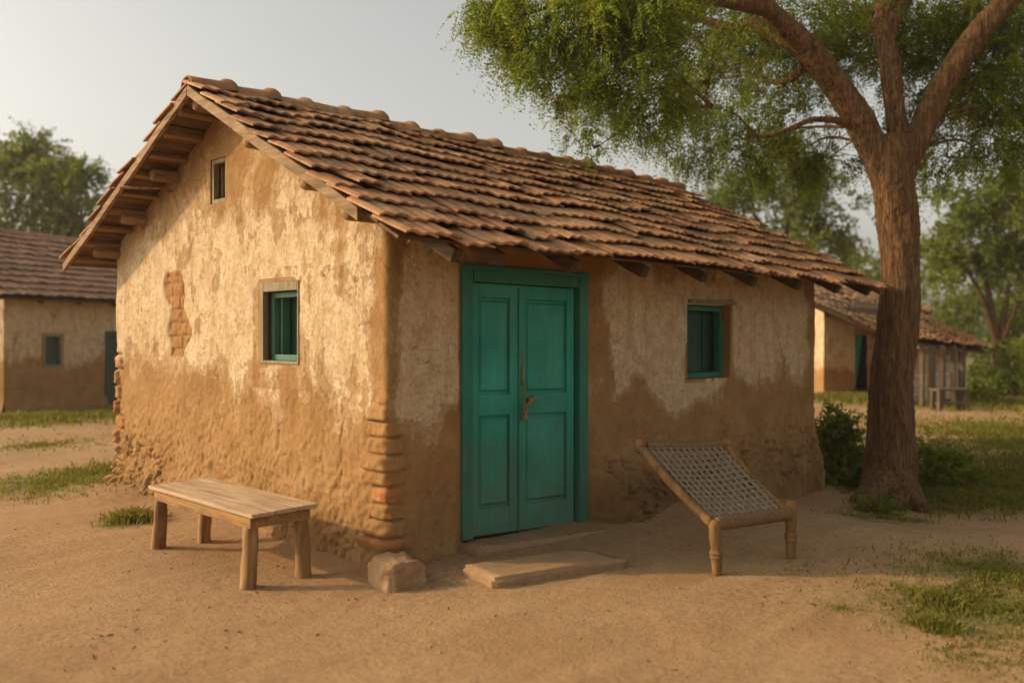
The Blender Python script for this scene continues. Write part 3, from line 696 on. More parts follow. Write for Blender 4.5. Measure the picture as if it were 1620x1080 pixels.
for (p, q) in ((TLc, TRc), (TRc, TLc)):     # rounded rail-end knobs
    c = p - (q - p).normalized() * .0; mb = MB(); a = c - cn * .035; b = c + cn * .05
    mb.tube([a.lerp(b, t) for t in (0, .2, .5, .75, .92, 1)], [.03, .036, .04, .042, .032, .012], 14, .05); loc(mb, COT).build('knob', M['cot'], COT, smooth=True)
def turned(top, foot, nm='leg', sc=1.0, knob=.07):
    mb = MB(); top = Vector(top) + Vector((0, 0, knob)); foot = Vector(foot)
    prof = [(0, .008), (.02, .024), (.06, .034), (.13, .038), (.2, .036), (.30, .038), (.40, .036), (.52, .031), (.56, .034), (.575, .041), (.60, .041), (.615, .034), (.64, .038), (.655, .042), (.675, .038), (.70, .034), (.80, .033), (.92, .030), (1, .028)]
    mb.tube([top.lerp(foot, t) for t, r in prof], [r * sc for t, r in prof], 16, .05, nsc=5); return loc(mb, COT).build(nm, M['cot'], COT, smooth=True)
turned(BLc + Vector((-.0, -.01, 0)), (1.44, -1.565, gz(1.44, -1.565) - .006), 'leg', 1.05, .035); turned(BRc + Vector((.03, 0, 0)), (2.18, -1.70, gz(2.18, -1.70) - .006), 'leg', 1.1, .09)
for (a, f) in ((TLc, (3.22, -.20, .20)), (TRc, (3.32, -.20, .22))):       # brace poles from the raised end back to the wall base
    mb = MB(); f = Vector(f); a = a - cn * .045; mb.tube([a, a.lerp(f, .5), f + (f - a).normalized() * .12], [.016, .017, .015], 10, .08); loc(mb, COT).build('brace_pole', M['cot'], COT, smooth=True)
def weave():
    mb = MB(); e0 = .055
    A = BLc.lerp(BRc, .045); B = BRc.lerp(BLc, .05); C = TLc.lerp(TRc, .05); Dd = TRc.lerp(TLc, .05)
    def S(u, v):
        p = A.lerp(B, u).lerp(C.lerp(Dd, u), v); return p - cn * (.028 * math.sin(math.pi * u) * math.sin(math.pi * v) + .0)
    nu, nv = 12, 14; rnd = random.Random(4)
    def strand(f, amp_ph, r):
        n = 44; mb.tube([f(i / n) for i in range(n + 1)], [r] * (n + 1), 6, 0)
    for i in range(nu):
        u = (i + .5) / nu
        for q in (-.0085, .0085):
            j = rnd.uniform(-.005, .005); ph = (i % 2) * math.pi
            strand(lambda t: S(u + q + j + .004 * N(t * 3, i, q), t) + cn * .0028 * math.sin(t * nv * math.pi + ph), 0, .0056)
    for k in range(nv):
        v = (k + .5) / nv
        for q in (-.0065, .0065):
            j = rnd.uniform(-.005, .005); ph = (k % 2) * math.pi + math.pi
            strand(lambda t: S(t, v + q + j + .005 * N(t * 3, k, q)) + cn * .0028 * math.sin(t * nu * math.pi + ph), 0, .0052)
    return loc(mb, COT).build('rope_weave', M['rope'], COT, smooth=True)
weave()

# ------------------------------------------------------------------ neighbouring houses
def simple_wall(mb, pts_xy, h0, h1, seg=1): pass
def far_house(name, label, origin, rz, L, Dp, eave, ridge, mat_tile, parts, oh=.35, courses=12, cols=30, zfloor=0, seed=1):
    e = empty(name, origin, rz); tag(e, label, 'house', 'mud houses with clay tiled roofs')
    # shell: dense enough for plaster masks; local x along the front, y to the back
    V = []; F = []; A = []; hs = parts.get('holes', [])
    def sheet(p, q, zt, fn):
        nonlocal V, F, A
        n = max(2, int((Vector(q) - Vector(p)).length / .06)); zs = sorted(set([-.4 + i * .07 for i in range(int((ridge + .4) / .07) + 2)])); base = len(V)
        xs_ = [i / n for i in range(n + 1)]
        for z in zs:
            for t in xs_:
                x = p[0] + (q[0] - p[0]) * t; y = p[1] + (q[1] - p[1]) * t; top = fn(x, y); zz = min(z, top)
                nx, ny = (q[1] - p[1]), -(q[0] - p[0]); l = math.hypot(nx, ny); nx /= l; ny /= l
                d = .015 * N(x * 1.3 + seed, y * 1.3, zz * 1.3) + .01 * N(x * 5 + seed, y * 5, zz * 5) + .05 * sm(.3, 0, zz)
                V.append((x + nx * d, y + ny * d, zz)); A.append(sm(.75, 1.25, zz + .3 * N(x * .9 + seed, y, zz)) * .8)
        m = n + 1
        for j in range(len(zs) - 1):
            for i in range(n):
                a = base + j * m + i; zc = (zs[j] + zs[j + 1]) / 2; x = (V[a][0] + V[a + 1][0]) / 2
                if V[a][2] == V[a + m][2] and V[a + 1][2] == V[a + m + 1][2]: continue
                if p[1] == 0 and q[1] == 0 and any(h[0] < x < h[1] and h[2] < zc < h[3] for h in hs): continue
                F.append((a, a + 1, a + m + 1, a + m))
    rt_ = lambda x, y: eave + (ridge - eave) * (1 - abs(y - Dp / 2) / (Dp / 2))
    sheet((0, Dp), (0, 0), 0, rt_); sheet((0, 0), (L, 0), 0, rt_); sheet((L, 0), (L, Dp), 0, rt_); sheet((L, Dp), (0, Dp), 0, rt_)
    npmesh('wall', V, F, M['wall'], e, {'plaster': A, 'brick': [0] * len(V)}, True)
    mb = MB(); mb.box((L / 2, Dp / 2, .9), (L - .5, Dp - .5, 1.9)); mb.build('dark_room_block', M['dark'], e)  # near-black block paints the room's darkness behind the openings
    sl_ = (ridge - eave) / (Dp / 2); q = MB(); ez = eave - sl_ * oh + .06
    tile_sheet(q, (-oh, Dp / 2, ridge + .06), (L + oh, Dp / 2, ridge + .06), (-oh, -oh, ez), (L + oh, -oh, ez), courses, cols, .07, 1.1, 5, 1, .03, .02, seed)
    tile_sheet(q, (L + oh, Dp / 2, ridge + .06), (-oh, Dp / 2, ridge + .06), (L + oh, Dp + oh, ez), (-oh, Dp + oh, ez), courses, cols // 2, .07, 1.1, 5, 1, .03, .02, seed + 1)
    r_ = q.build('roof', M[mat_tile], e)
    mb = MB(); mb.tube([(-oh + i * (L + 2 * oh) / 24, Dp / 2, ridge + .09 + .01 * (i % 2)) for i in range(25)], lambda t: .09, 10, .15); mb.build('ridge_tiles', M[mat_tile], r_, smooth=True)
    mb = MB()
    for (ya, za, yb, zb) in ((-oh + .04, ez - .035, Dp / 2, ridge + .02), (Dp + oh - .04, ez - .035, Dp / 2, ridge + .02)):
        mb.beam((L / 2, ya, za), (L / 2, yb, zb), L + 2 * oh - .04, .03)
    mb.build('roof_boarding', M['deck'], e)
    mb = MB()
    for (ya, za, yb, zb) in ((-oh, ez - .05, Dp / 2, ridge), (Dp + oh, ez - .05, Dp / 2, ridge)): mb.beam((-oh - .01, ya, za + .02), (-oh - .01, yb, zb), .035, .11)
    mb.build('barge_board', M['barge'], e)
    for (a, b, c, d, mt, fm) in parts.get('windows', []):
        mb = MB(); w_ = .07
        for (x0_, x1_, z0_, z1_) in ((a, a + w_, c, d), (b - w_, b, c, d), (a + w_, b - w_, d - w_, d), (a + w_, b - w_, c, c + w_)): mb.box(((x0_ + x1_) / 2, .03, (z0_ + z1_) / 2), (x1_ - x0_, .09, z1_ - z0_))
        f_ = mb.build('window_frame', M[fm], e); mb = MB(); mb.box(((a + b) / 2, .1, (c + d) / 2), (b - a - .02, .03, d - c - .02)); mb.build('shutter', M[mt], f_)
    for (a, b, c, d, mt) in parts.get('doors', []):
        mb = MB(); w_ = .08
        for (x0_, x1_, z0_, z1_) in ((a, a + w_, c, d), (b - w_, b, c, d), (a + w_, b - w_, d - w_, d)): mb.box(((x0_ + x1_) / 2, .03, (z0_ + z1_) / 2), (x1_ - x0_, .1, z1_ - z0_))
        mb.build('door_frame', M[mt], e); mb = MB()
        mb.box(((a + b) / 2, .09, (c + d) / 2), (b - a - .02, .03, d - c)); mb.box(((a + b) / 2, .07, (c + d) / 2), (.02, .03, d - c))
        mb.build('door_leaf', M[mt], e)
    for p in parts.get('rafters', []):
        mb = MB(); mb.beam((p, -oh + .08, ez - .07), (p, .5, ez - .07 + sl_ * (oh + .42)), .07, .07); mb.build('rafter', M['rafter'], e)
    return e
# left neighbour
s_ = M.setdefault('dullteal', m_plain('dull_green_paint', (.05, .075, .055), (.075, .10, .075), 8, .7))
lo = P(6, 655, 16.9); lo.z = 0
far_house('mud_house', 'brown tiled mud house at the left edge with a dark shuttered window', lo, R(22), 7.5, 5.0, 2.42, 3.75, 'tile_far',
          {'holes': [(.86, 1.34, .87, 1.57), (2.43, 3.28, -.5, 1.6)], 'windows': [(.85, 1.35, .86, 1.58, 'dullteal', 'old_frame')], 'doors': [(2.42, 3.29, 0, 1.62, 'dullteal')], 'rafters': [.6, 1.5, 2.4, 3.4, 4.4]}, .4, 11, 34, seed=4)

# right neighbour: a small house with a crooked roof, and a low open shed running on behind the tree
RH = empty('mud_house', (P(1303, 620, 23).x, P(1303, 620, 23).y, 0)); tag(RH, 'small mud house with narrow teal door and uneven roof left of the thick trunk', 'house', 'mud houses with clay tiled roofs')
def L_(v, e): v = Vector(v); return v - e.location
def quadwall(e, pts_bot, tops, mat, seedn, name='wall', pv=.8):
    V = []; F = []; A = []
    for i in range(len(pts_bot) - 1):
        a, b = pts_bot[i], pts_bot[i + 1]; ta, tb = tops[i], tops[i + 1]; n = max(2, int((Vector(b) - Vector(a)).length / .08)); m = 30; base = len(V)
        for j in range(m + 1):
            for k in range(n + 1):
                t = k / n; top = ta + (tb - ta) * t; z = -.3 + (top + .3) * j / m
                x = a[0] + (b[0] - a[0]) * t; y = a[1] + (b[1] - a[1]) * t
                V.append((x + .02 * N(x, y, z * 2), y + .02 * N(x * 3, y, z * 3), z)); A.append(pv * sm(.35, .8, z + .3 * N(x, y, z)))
        F += [(base + j * (n + 1) + k, base + j * (n + 1) + k + 1, base + (j + 1) * (n + 1) + k + 1, base + (j + 1) * (n + 1) + k) for j in range(m) for k in range(n)]
    V = [(v[0] - e.location.x, v[1] - e.location.y, v[2] - e.location.z) for v in V]
    return npmesh(name, V, F, mat, e, {'plaster': A, 'brick': [0] * len(V)}, True)
g0 = P(1262, 620, 25.5); g1 = P(1303, 620, 23); g2 = P(1400, 640, 24.0); g3 = P(1440, 620, 27)
quadwall(RH, [g3, g0, g1], [2.3, 3.0, 2.12], M['wall'], 1); 
dA, dB = g1.lerp(g2, .50), g1.lerp(g2, .70); quadwall(RH, [g1, dA], [2.05, 1.85], M['wall'], 1); quadwall(RH, [dB, g2], [1.75, 1.6], M['wall'], 1, pv=.5)
quadwall(RH, [g2, g3], [1.6, 2.2], M['wall'], 2)
mb = MB()
vs = [L_((p.x, p.y, z), RH) for p, z in ((dA, 1.55), (dB, 1.55), (dB, 2.0), (dA, 2.0))]; back = [v + Vector((.12, .14, 0)) for v in vs]
mb.add(vs + back, [(0, 1, 2, 3), (7, 6, 5, 4), (0, 4, 5, 1), (1, 5, 6, 2), (2, 6, 7, 3), (3, 7, 4, 0)]); o = mb.build('lintel', M['wall'], RH); at = o.data.attributes.new('plaster', 'FLOAT', 'POINT'); at.data.foreach_set('value', [.1] * 8)
mb = MB(); off = Vector((.05, .08, 0)); a_, b_ = dA + off, dB + off; mid_ = a_.lerp(b_, .45)
mb.beam(L_((mid_.x, mid_.y, .8), RH) + (a_ - mid_) * .98, L_((mid_.x, mid_.y, .8), RH), .04, 1.55); mb.build('door_leaf', M['teal'], RH)
mb = MB(); c_ = (g0 + g1 + g2 + g3) / 4; mb.box(L_((c_.x + .5, c_.y + .5, .8), RH), (1.8, 1.6, 1.4), Matrix.Rotation(R(40), 3, 'Z')); mb.build('dark_room_block', M['dark'], RH)  # block coloured near-black to stand in for the unlit inside
q = MB(); TL_, TR_, BL_, BR_ = P(1245, 425, 27), P(1475, 490, 26.5), P(1283, 479, 22.4), P(1398, 532, 23.2)
tile_sheet(q, L_(TL_, RH), L_(TR_, RH), L_(BL_, RH), L_(BR_, RH), 10, 15, .09, 2.2, 5, 1, .04, .03, 12)
r_ = q.build('roof', M['tile_warm'], RH)
q = MB(); bk = Vector((2.3, 2.2, -1.1)); tile_sheet(q, L_(TR_, RH), L_(TL_, RH), L_(TR_ + bk, RH), L_(TL_ + bk, RH), 7, 12, .09, 2, 5, 1, .04, .03, 13); q.build('rear_roof', M['tile_warm'], RH)
mb = MB(); dz = Vector((0, 0, -.05)); cs = [L_(k, RH) + dz for k in (BL_, BR_, TR_, TL_)]; lo_ = [k + dz for k in cs]; mb.add(cs + lo_, [(0, 1, 2, 3), (7, 6, 5, 4), (0, 4, 5, 1), (1, 5, 6, 2), (2, 6, 7, 3), (3, 7, 4, 0)]); mb.build('roof_boarding', M['deck'], RH)
mb = MB(); mb.beam(L_(BL_, RH) + Vector((0, 0, .0)), L_(BR_, RH), .06, .12); mb.build('eave_board', M['barge'], RH)

s0 = P(1415, 645, 18.8); SH = empty('open_shed', (s0.x, s0.y, 0)); tag(SH, 'low shed with sagging tiled roof and pale board wall right of thick trunk', 'shed')
q = MB(); tl, tr, bl, br = P(1405, 470, 22.5), P(1548, 544, 24), P(1395, 532, 18.2), P(1562, 554, 19.8)
tile_sheet(q, L_(tl, SH), L_(tr, SH), L_(bl, SH), L_(br, SH), 9, 18, .09, 2.2, 5, 1, .04, .03, 31); q.build('roof', M['tile_warm'], SH)
mb = MB(); cs = [L_(k, SH) + dz for k in (bl, br, tr, tl)]; lo_ = [k + dz for k in cs]; mb.add(cs + lo_, [(0, 1, 2, 3), (7, 6, 5, 4), (0, 4, 5, 1), (1, 5, 6, 2), (2, 6, 7, 3), (3, 7, 4, 0)]); mb.build('roof_boarding', M['deck'], SH)
w0 = P(1420, 640, 19.2); w1 = P(1528, 640, 20.6)
mb = MB()
for k in range(6):
    z = .12 + k * .205; a = Vector((w0.x, w0.y, z)); b = Vector((w1.x, w1.y, z)); mb.beam(L_(a, SH), L_(b, SH), .04, .19, jit=.006)
mb.build('board_wall', M['board'], SH, bevel=.004)
for px, dd, wd in ((1458, 18.7, .1), (1473, 18.8, .17), (1490, 19.0, .14), (1508, 19.2, .12), (1521, 19.5, .15)):
    p = P(px, 640, dd); mb = MB(); mb.beam(L_((p.x, p.y, -.1), SH), L_((p.x + .02, p.y, 1.32), SH), wd, wd * .8, up=Vector((0, 1, 0)), jit=.008); mb.build('post', M['post'], SH, bevel=.01)
tb = P(1502, 640, 17.9); TB = empty('work_table', (tb.x, tb.y, 0), R(-44)); tag(TB, 'rough weathered wooden table standing in front of the low shed', 'table')
mb = MB(); mb.box((0, 0, .42), (.66, .42, .05), jit=.01); mb.build('table_top', M['post'], TB, bevel=.006)
for sx in (-.27, .27):
    for sy in (-.15, .15): mb = MB(); mb.box((sx, sy, .19), (.08, .08, .42), jit=.006); mb.build('leg', M['post'], TB, bevel=.006)
mb = MB(); mb.box((0, 0, .14), (.5, .3, .04), jit=.008); mb.build('shelf', M['post'], TB, bevel=.004)

# ------------------------------------------------------------------ foliage
def leaf_cloud(name, blobs, mat, parent, size, per=12, droop=.6, spray=.28, wid=.32, seed=0, org=(0, 0, 0), clump=.35):
    """blobs: (centre, (rx, ry, rz), number of sprays). A spray is a drooping stem with paired leaflets."""
    rg = np.random.default_rng(seed); VV = []; RR = []
    for c, rad, n in blobs:
        c = np.array(c); rad = np.array(rad)
        nc = max(3, n // 14)
        u = rg.normal(size=(nc, 3)); u /= np.linalg.norm(u, axis=1)[:, None]; u *= (rg.random(nc) ** .45)[:, None]
        cc = c + u * rad
        own = rg.integers(0, nc, n); base = cc[own] + rg.normal(size=(n, 3)) * rad.mean() * clump * np.array([.5, .5, .35])
        out = (base - c) / rad; out /= np.linalg.norm(out, axis=1)[:, None] + 1e-6
        dirn = out * .6 + rg.normal(size=(n, 3)) * .55; dirn[:, 2] -= droop * rg.random(n) * 1.3
        dirn /= np.linalg.norm(dirn, axis=1)[:, None]
        L = spray * (.6 + .8 * rg.random(n)); tone = np.clip(.5 + .25 * rg.normal(size=nc)[own] + .12 * rg.normal(size=n), 0, 1)
        side = np.cross(dirn, rg.normal(size=(n, 3))); side /= np.linalg.norm(side, axis=1)[:, None] + 1e-6
        for k in range(per):
            t = (k // 2 + .5) / (per / 2); sg = 1 if k % 2 else -1
            p = base + dirn * (L * t)[:, None]; p[:, 2] -= droop * .5 * L * t * t
            d = side * sg + dirn * .55 + rg.normal(size=(n, 3)) * .35; d /= np.linalg.norm(d, axis=1)[:, None]
            s_ = size * (.6 + .8 * rg.random(n)) * (1.1 - .5 * t)
            wv = np.cross(d, rg.normal(size=(n, 3))); wv /= np.linalg.norm(wv, axis=1)[:, None] + 1e-6; wv *= (s_ * wid)[:, None]
            tip = p + d * s_[:, None]; mid = p + d * (s_ * .5)[:, None]
            VV.append(np.stack([p, mid + wv, tip, mid - wv], 1)); RR.append(np.repeat(np.clip(tone + rg.normal(size=n) * .1, 0, 1), 4))
    V = np.concatenate([v.reshape(-1, 3) for v in VV]) - np.array(org); F = np.arange(len(V)).reshape(-1, 4)
    return npmesh(name, V, F, mat, parent, {'rnd': np.concatenate(RR)})

# --- the big tree
T = empty('large_tree', (TREE.x, TREE.y, gz(TREE.x, TREE.y))); tag(T, 'large tree with thick forked trunk and feathery crown at the right end of the house', 'tree', 'trees of the village')
TD = 10.35
trunk_pts = [P(1408, 830, TD), P(1408, 800, TD), P(1407, 765, TD), P(1408, 700, TD), P(1411, 600, TD), P(1418, 520, TD), P(1425, 440, TD), P(1421, 370, TD), P(1413, 300, TD), P(1408, 245, TD), P(1408, 215, TD)]
trunk_r = [.52, .42, .315, .27, .238, .228, .222, .228, .236, .245, .18]
TR = MB()
def limb(pts, rads, seg=64, nz=.16, n=12):
    c = curvepts(pts, n); TR.tube(c, lerp_list(rads, len(c)), seg, nz, nsc=2.2, ridge=min(.016, max(rads) * .07) if seg > 12 else 0)
limb(trunk_pts, trunk_r, 110, .14)
limb([P(1398, 290, TD), P(1382, 240, TD), P(1360, 192, TD), P(1333, 148, TD), P(1298, 100, TD - .1), P(1262, 60, TD - .2), P(1215, 15, TD - .4), P(1150, -60, TD - .7), P(1060, -120, TD - 1)], [.13, .168, .17, .165, .155, .135, .105, .08, .045])
limb([P(1416, 270, TD), P(1418, 200, TD + .1), P(1410, 120, TD + .2), P(1398, 50, TD + .4), P(1402, -20, TD + .6), P(1420, -120, TD + .8), P(1410, -260, TD + 1)], [.13, .12, .125, .118, .11, .08, .05])
limb([P(1425, 290, TD), P(1449, 225, TD), P(1481, 155, TD), P(1520, 90, TD - .1), P(1562, 35, TD - .2), P(1630, -30, TD - .4), P(1740, -110, TD - .6), P(1850, -150, TD - .8)], [.13, .148, .146, .14, .132, .115, .085, .05])
limb([P(1398, 55, TD + .4), P(1425, 10, TD + .5), P(1460, -60, TD + .8), P(1500, -150, TD + 1)], [.12, .09, .07, .03])
limb([P(1285, 90, TD - .1), P(1230, 55, TD + .1), P(1190, 38, TD + .2), P(1160, 45, TD + .3), P(1105, 30, TD + .4), P(1030, 20, TD + .5), P(940, 30, TD + .4)], [.12, .11, .09, .06, .045, .035, .012])
limb([P(1360, 205, TD), P(1330, 192, TD - .1), P(1285, 190, TD - .3), P(1240, 208, TD - .5), P(1200, 215, TD - .6), P(1165, 182, TD - .7), P(1120, 165, TD - .8)], [.07, .045, .036, .03, .026, .016, .008], 10)
limb([P(1270, 110, TD), P(1235, 130, TD + .3), P(1180, 120, TD + .6), P(1110, 130, TD + .9)], [.07, .035, .022, .008], 10)
limb([P(1500, 115, TD), P(1530, 120, TD + .5), P(1590, 110, TD + .9)], [.05, .035, .012], 10)
limb([P(1215, 15, TD - .4), P(1120, 0, TD - .8), P(1000, -10, TD - 1.1), P(880, 10, TD - 1.3), P(800, 30, TD - 1.4)], [.09, .06, .045, .03, .01], 10)
# roots
for (ax, ay, ln_) in ((1470, 812, .8), (1350, 800, .5), (1415, 835, .35)):
    e_ = P(ax, ay, TD - .7); a_ = P(1408, 755, TD - .1); e_.z = gz(e_.x, e_.y) + .02
    limb([a_, a_.lerp(e_, .5) + Vector((0, 0, -.06)), e_], [.22, .16, .05], 12, .25)
TR.v = [(v[0] - T.location.x, v[1] - T.location.y, v[2] - T.location.z) for v in TR.v]
trk = TR.build('trunk', M['bark'], T, smooth=True)
rm = trk.modifiers.new('remesh', 'REMESH'); rm.mode = 'VOXEL'; rm.voxel_size = .019; rm.use_smooth_shade = True
sm_ = trk.modifiers.new('smooth', 'SMOOTH'); sm_.factor = .5; sm_.iterations = 1
tex = bpy.data.textures.new('bark_relief', 'CLOUDS'); tex.noise_scale = .06; tex.noise_depth = 3
dm = trk.modifiers.new('relief', 'DISPLACE'); dm.texture = tex; dm.strength = .028; dm.texture_coords = 'LOCAL'; dm.mid_level = .5
def B(px, py, d, rp, ry, rd, n):
    s = d / FPX; c = P(px, py, d); 
    # radii: rp px across, ry px tall, rd metres deep (the blob is close to round in plan)
    r = (rp * s + rd) / 2
    return (c, (max(.15, r), max(.15, r), ry * s), n)
def _sh(L):
    out = []                                   # keep boughs out of the sun's path to the trunk
    for i, (px, py, d, rp, ry, rd, n) in enumerate(L):
        if 860 < px < 1350 and py > 0 and not (py < 115 and px > 1140) and abs(d - 10.35) < 1.2: d = 9.0 if (i % 2 and px < 1080) else 11.8; rd *= .8; n = int(n * 1.1)
        out.append(B(px, py, d, rp, ry, rd, int(n * (1.35 if px > 1100 else 1.15))))
    return out
B_ = lambda *a: a
blobs = _sh([B_(800, 20, 9.3, 55, 50, .5, 230), B_(860, 60, 9.2, 60, 55, .6, 300), B_(790, 75, 9.0, 35, 30, .4, 60), B_(930, 40, 9.6, 70, 60, .8, 380), B_(925, 115, 9.3, 50, 45, .5, 200), B_(845, 115, 9.0, 30, 22, .4, 50),
         B_(930, 175, 9.2, 20, 30, .3, 45), B_(1000, 100, 9.7, 70, 60, .8, 330), B_(985, 175, 9.5, 40, 32, .5, 90), B_(1060, 170, 9.8, 55, 45, .7, 190), B_(1045, 205, 9.6, 34, 22, .5, 60),
         B_(1010, 20, 10, 80, 50, 1, 330), B_(1090, 60, 10.2, 80, 60, 1, 360), B_(1120, 150, 10, 60, 60, .9, 230), B_(1125, 235, 9.8, 44, 32, .7, 110), B_(1180, 100, 10.7, 70, 70, 1, 250),
         B_(1180, 20, 10.8, 80, 50, 1, 260), B_(1180, 240, 10.2, 60, 45, .8, 200), B_(1250, 250, 10.4, 55, 40, .8, 150), B_(1260, 170, 11, 60, 50, .9, 150), B_(1310, 250, 10.7, 45, 40, .7, 90), B_(1290, 30, 11.3, 70, 60, 1, 190),
         B_(1340, 90, 11.6, 50, 70, .9, 130), B_(1450, 60, 11.4, 50, 90, .9, 170), B_(1500, 180, 11.2, 60, 60, .9, 170), B_(1550, 130, 11.3, 60, 70, .9, 200), B_(1500, 250, 11, 40, 35, .7, 90), B_(1560, 200, 10.9, 50, 50, .8, 120),
         B_(1610, 90, 10.9, 60, 80, .9, 200), B_(1600, 200, 10.8, 40, 40, .7, 90), B_(1500, 20, 11.4, 60, 60, 1, 170), B_(1590, 10, 10.9, 60, 60, 1, 180), B_(1700, 120, 10.6, 90, 90, 1.2, 200), B_(1700, 0, 10.6, 100, 90, 1.2, 200),
         B_(1450, 150, 11.6, 40, 60, .7, 160), B_(1455, 60, 11.8, 45, 60, .7, 200), B_(1350, 60, 11.9, 50, 60, .7, 220), B_(1540, 150, 11.5, 50, 50, .7, 150), B_(780, 10, 9.3, 30, 30, .3, 90), B_(960, 10, 9.7, 70, 40, .8, 250), B_(1560, 60, 11.5, 60, 60, .9, 220), B_(1620, 30, 11.2, 60, 60, .9, 240), B_(1480, 90, 11.8, 60, 60, .9, 200), B_(1370, 30, 11.6, 60, 60, 1, 200), B_(1600, 150, 10.9, 50, 45, .8, 170), B_(1560, 250, 10.9, 45, 28, .7, 90), B_(1230, 90, 11.6, 70, 60, .9, 200),
         B_(880, 165, 9.2, 12, 34, .25, 30), B_(905, 210, 9.3, 9, 30, .2, 22), B_(940, 235, 9.4, 9, 26, .2, 18),
         # above the frame
         B_(850, -60, 9.6, 90, 70, .9, 220), B_(1000, -90, 10, 120, 90, 1.2, 260), B_(1200, -120, 10.6, 130, 100, 1.4, 260), B_(1400, -160, 11, 140, 110, 1.5, 260), B_(1600, -140, 11, 140, 100, 1.5, 240), B_(1250, -240, 10.8, 200, 80, 1.6, 240), B_(1480, -280, 11, 200, 80, 1.6, 240)])
limb_pts = [Vector(v) for v in TR.v[::37]]
tw = MB(); rg_ = random.Random(77)
for c_, r_b, n_b in blobs:
    a_ = min(limb_pts, key=lambda v: (v + T.location - c_).length + .8 * max(0, (v + T.location).z - c_.z)); b_ = c_ - T.location
    if (b_ - a_).length < 3.2:
        m_ = a_.lerp(b_, .5) + Vector((rg_.uniform(-.12, .12), rg_.uniform(-.12, .12), .16)); tw.tube(curvepts([a_, m_, b_], 6), lerp_list([.024, .014, .005], 13), 6)
    for k in range(7):
        e_ = b_ + Vector((rg_.gauss(0, .6) * r_b[0], rg_.gauss(0, .6) * r_b[1], rg_.gauss(-.2, .5) * r_b[2])); m_ = b_.lerp(e_, .5) + Vector((0, 0, .06)); tw.tube(curvepts([b_, m_, e_], 3), lerp_list([.008, .005, .002], 7), 4)
tw.build('twigs', M['bark'], T, smooth=True)
leaf_cloud('crown', blobs, M['leaf'], T, .050, 22, .9, .30, .20, 5, org=T.location)

# --- trees behind
def far_tree(label, base, h_trunk, blobs, forks, r0, size, seed, mat='leaf_far', per=8, spray=.7):
    e = empty('tree', (base.x, base.y, 0)); tag(e, label, 'tree', 'trees of the village')
    global TR; TR = MB()
    TR.tube(curvepts([(0, 0, -.3), (.05, 0, h_trunk * .5), (0, .05, h_trunk)], 5), lerp_list([r0 * 1.3, r0, r0 * .85], 11), 12, .12)
    for f in forks:
        f = Vector(f) - Vector((base.x, base.y, 0)); m = Vector((f.x * .45, f.y * .45, h_trunk + (f.z - h_trunk) * .55)); TR.tube(curvepts([(0, 0, h_trunk * .85), m, f], 5), lerp_list([r0 * .7, r0 * .5, r0 * .12], 11), 9, .12)
    TR.build('trunk', M['bark_far'], e, smooth=True)
    leaf_cloud('crown', blobs, M[mat], e, size, per, .4, spray, .34, seed, org=e.location, clump=.4)
def BB(px, py, d, rp, ry, n, rd=None): return B(px, py, d, rp, ry, rp * d / FPX if rd is None else rd, n)
b0 = P(60, 600, 34)
far_tree('round dense tree rising behind the roof of the left edge house', b0, 3.0, [BB(50, 290, 34, 75, 60, 420), BB(-30, 300, 34, 60, 75, 260), BB(110, 300, 33, 50, 50, 230), BB(60, 250, 34, 50, 40, 200), BB(145, 275, 33, 28, 28, 70), BB(140, 345, 33.5, 35, 30, 90), BB(20, 360, 34, 60, 35, 200), BB(95, 370, 33.5, 45, 30, 130), BB(20, 240, 34, 40, 32, 120)],
         [P(50, 300, 34), P(110, 320, 33), P(-20, 320, 34), P(140, 330, 33.5)], .28, .17, 41, per=12, spray=.75)
b1 = P(1255, 600, 31)
far_tree('leafy tree behind the large house roof, its crown left of the thick trunk', b1, 3.0, [BB(1240, 300, 31, 70, 60, 330), BB(1180, 310, 31, 45, 40, 170), BB(1310, 330, 31, 45, 55, 210), BB(1240, 370, 31, 75, 40, 230), BB(1310, 390, 31, 40, 30, 110), BB(1250, 250, 31, 50, 35, 150), BB(1160, 290, 31, 30, 25, 60)],
         [P(1240, 300, 31), P(1180, 320, 31), P(1310, 340, 31)], .28, .16, 42, per=12, spray=.75)
b2 = P(1580, 600, 25)
far_tree('spreading tree with forked trunk at the right edge behind the low shed', b2, 1.3, [BB(1540, 360, 25, 70, 55, 330), BB(1610, 350, 25, 60, 60, 280), BB(1490, 390, 25.5, 38, 38, 120), BB(1570, 310, 25, 60, 35, 190), BB(1630, 430, 25, 50, 40, 180), BB(1510, 430, 25.5, 45, 32, 130), BB(1575, 425, 26.5, 55, 30, 130), BB(1500, 330, 25.5, 35, 30, 70)],
         [P(1520, 410, 25), P(1545, 400, 25), P(1610, 400, 25), P(1640, 440, 24.8)], .15, .14, 43, per=12, spray=.6)
b3 = P(1390, 600, 44); far_tree('distant tree seen between the thick trunk and the small house roof', b3, 2.0, [BB(1380, 440, 44, 60, 40, 200), BB(1440, 430, 44, 55, 45, 200), BB(1330, 450, 44, 50, 30, 120)], [P(1380, 440, 44), P(1440, 440, 44)], .3, .22, 44, per=10, spray=.9)
b4 = P(200, 600, 48); far_tree('distant dark tree partly behind the rear roof edge of the large house', b4, 2.5, [BB(150, 380, 48, 60, 50, 220), BB(230, 400, 48, 60, 40, 160), BB(60, 390, 48, 70, 45, 220), BB(-40, 390, 48, 70, 45, 160)], [P(150, 390, 48), P(230, 400, 48), P(60, 390, 48)], .3, .24, 45, per=10, spray=1)
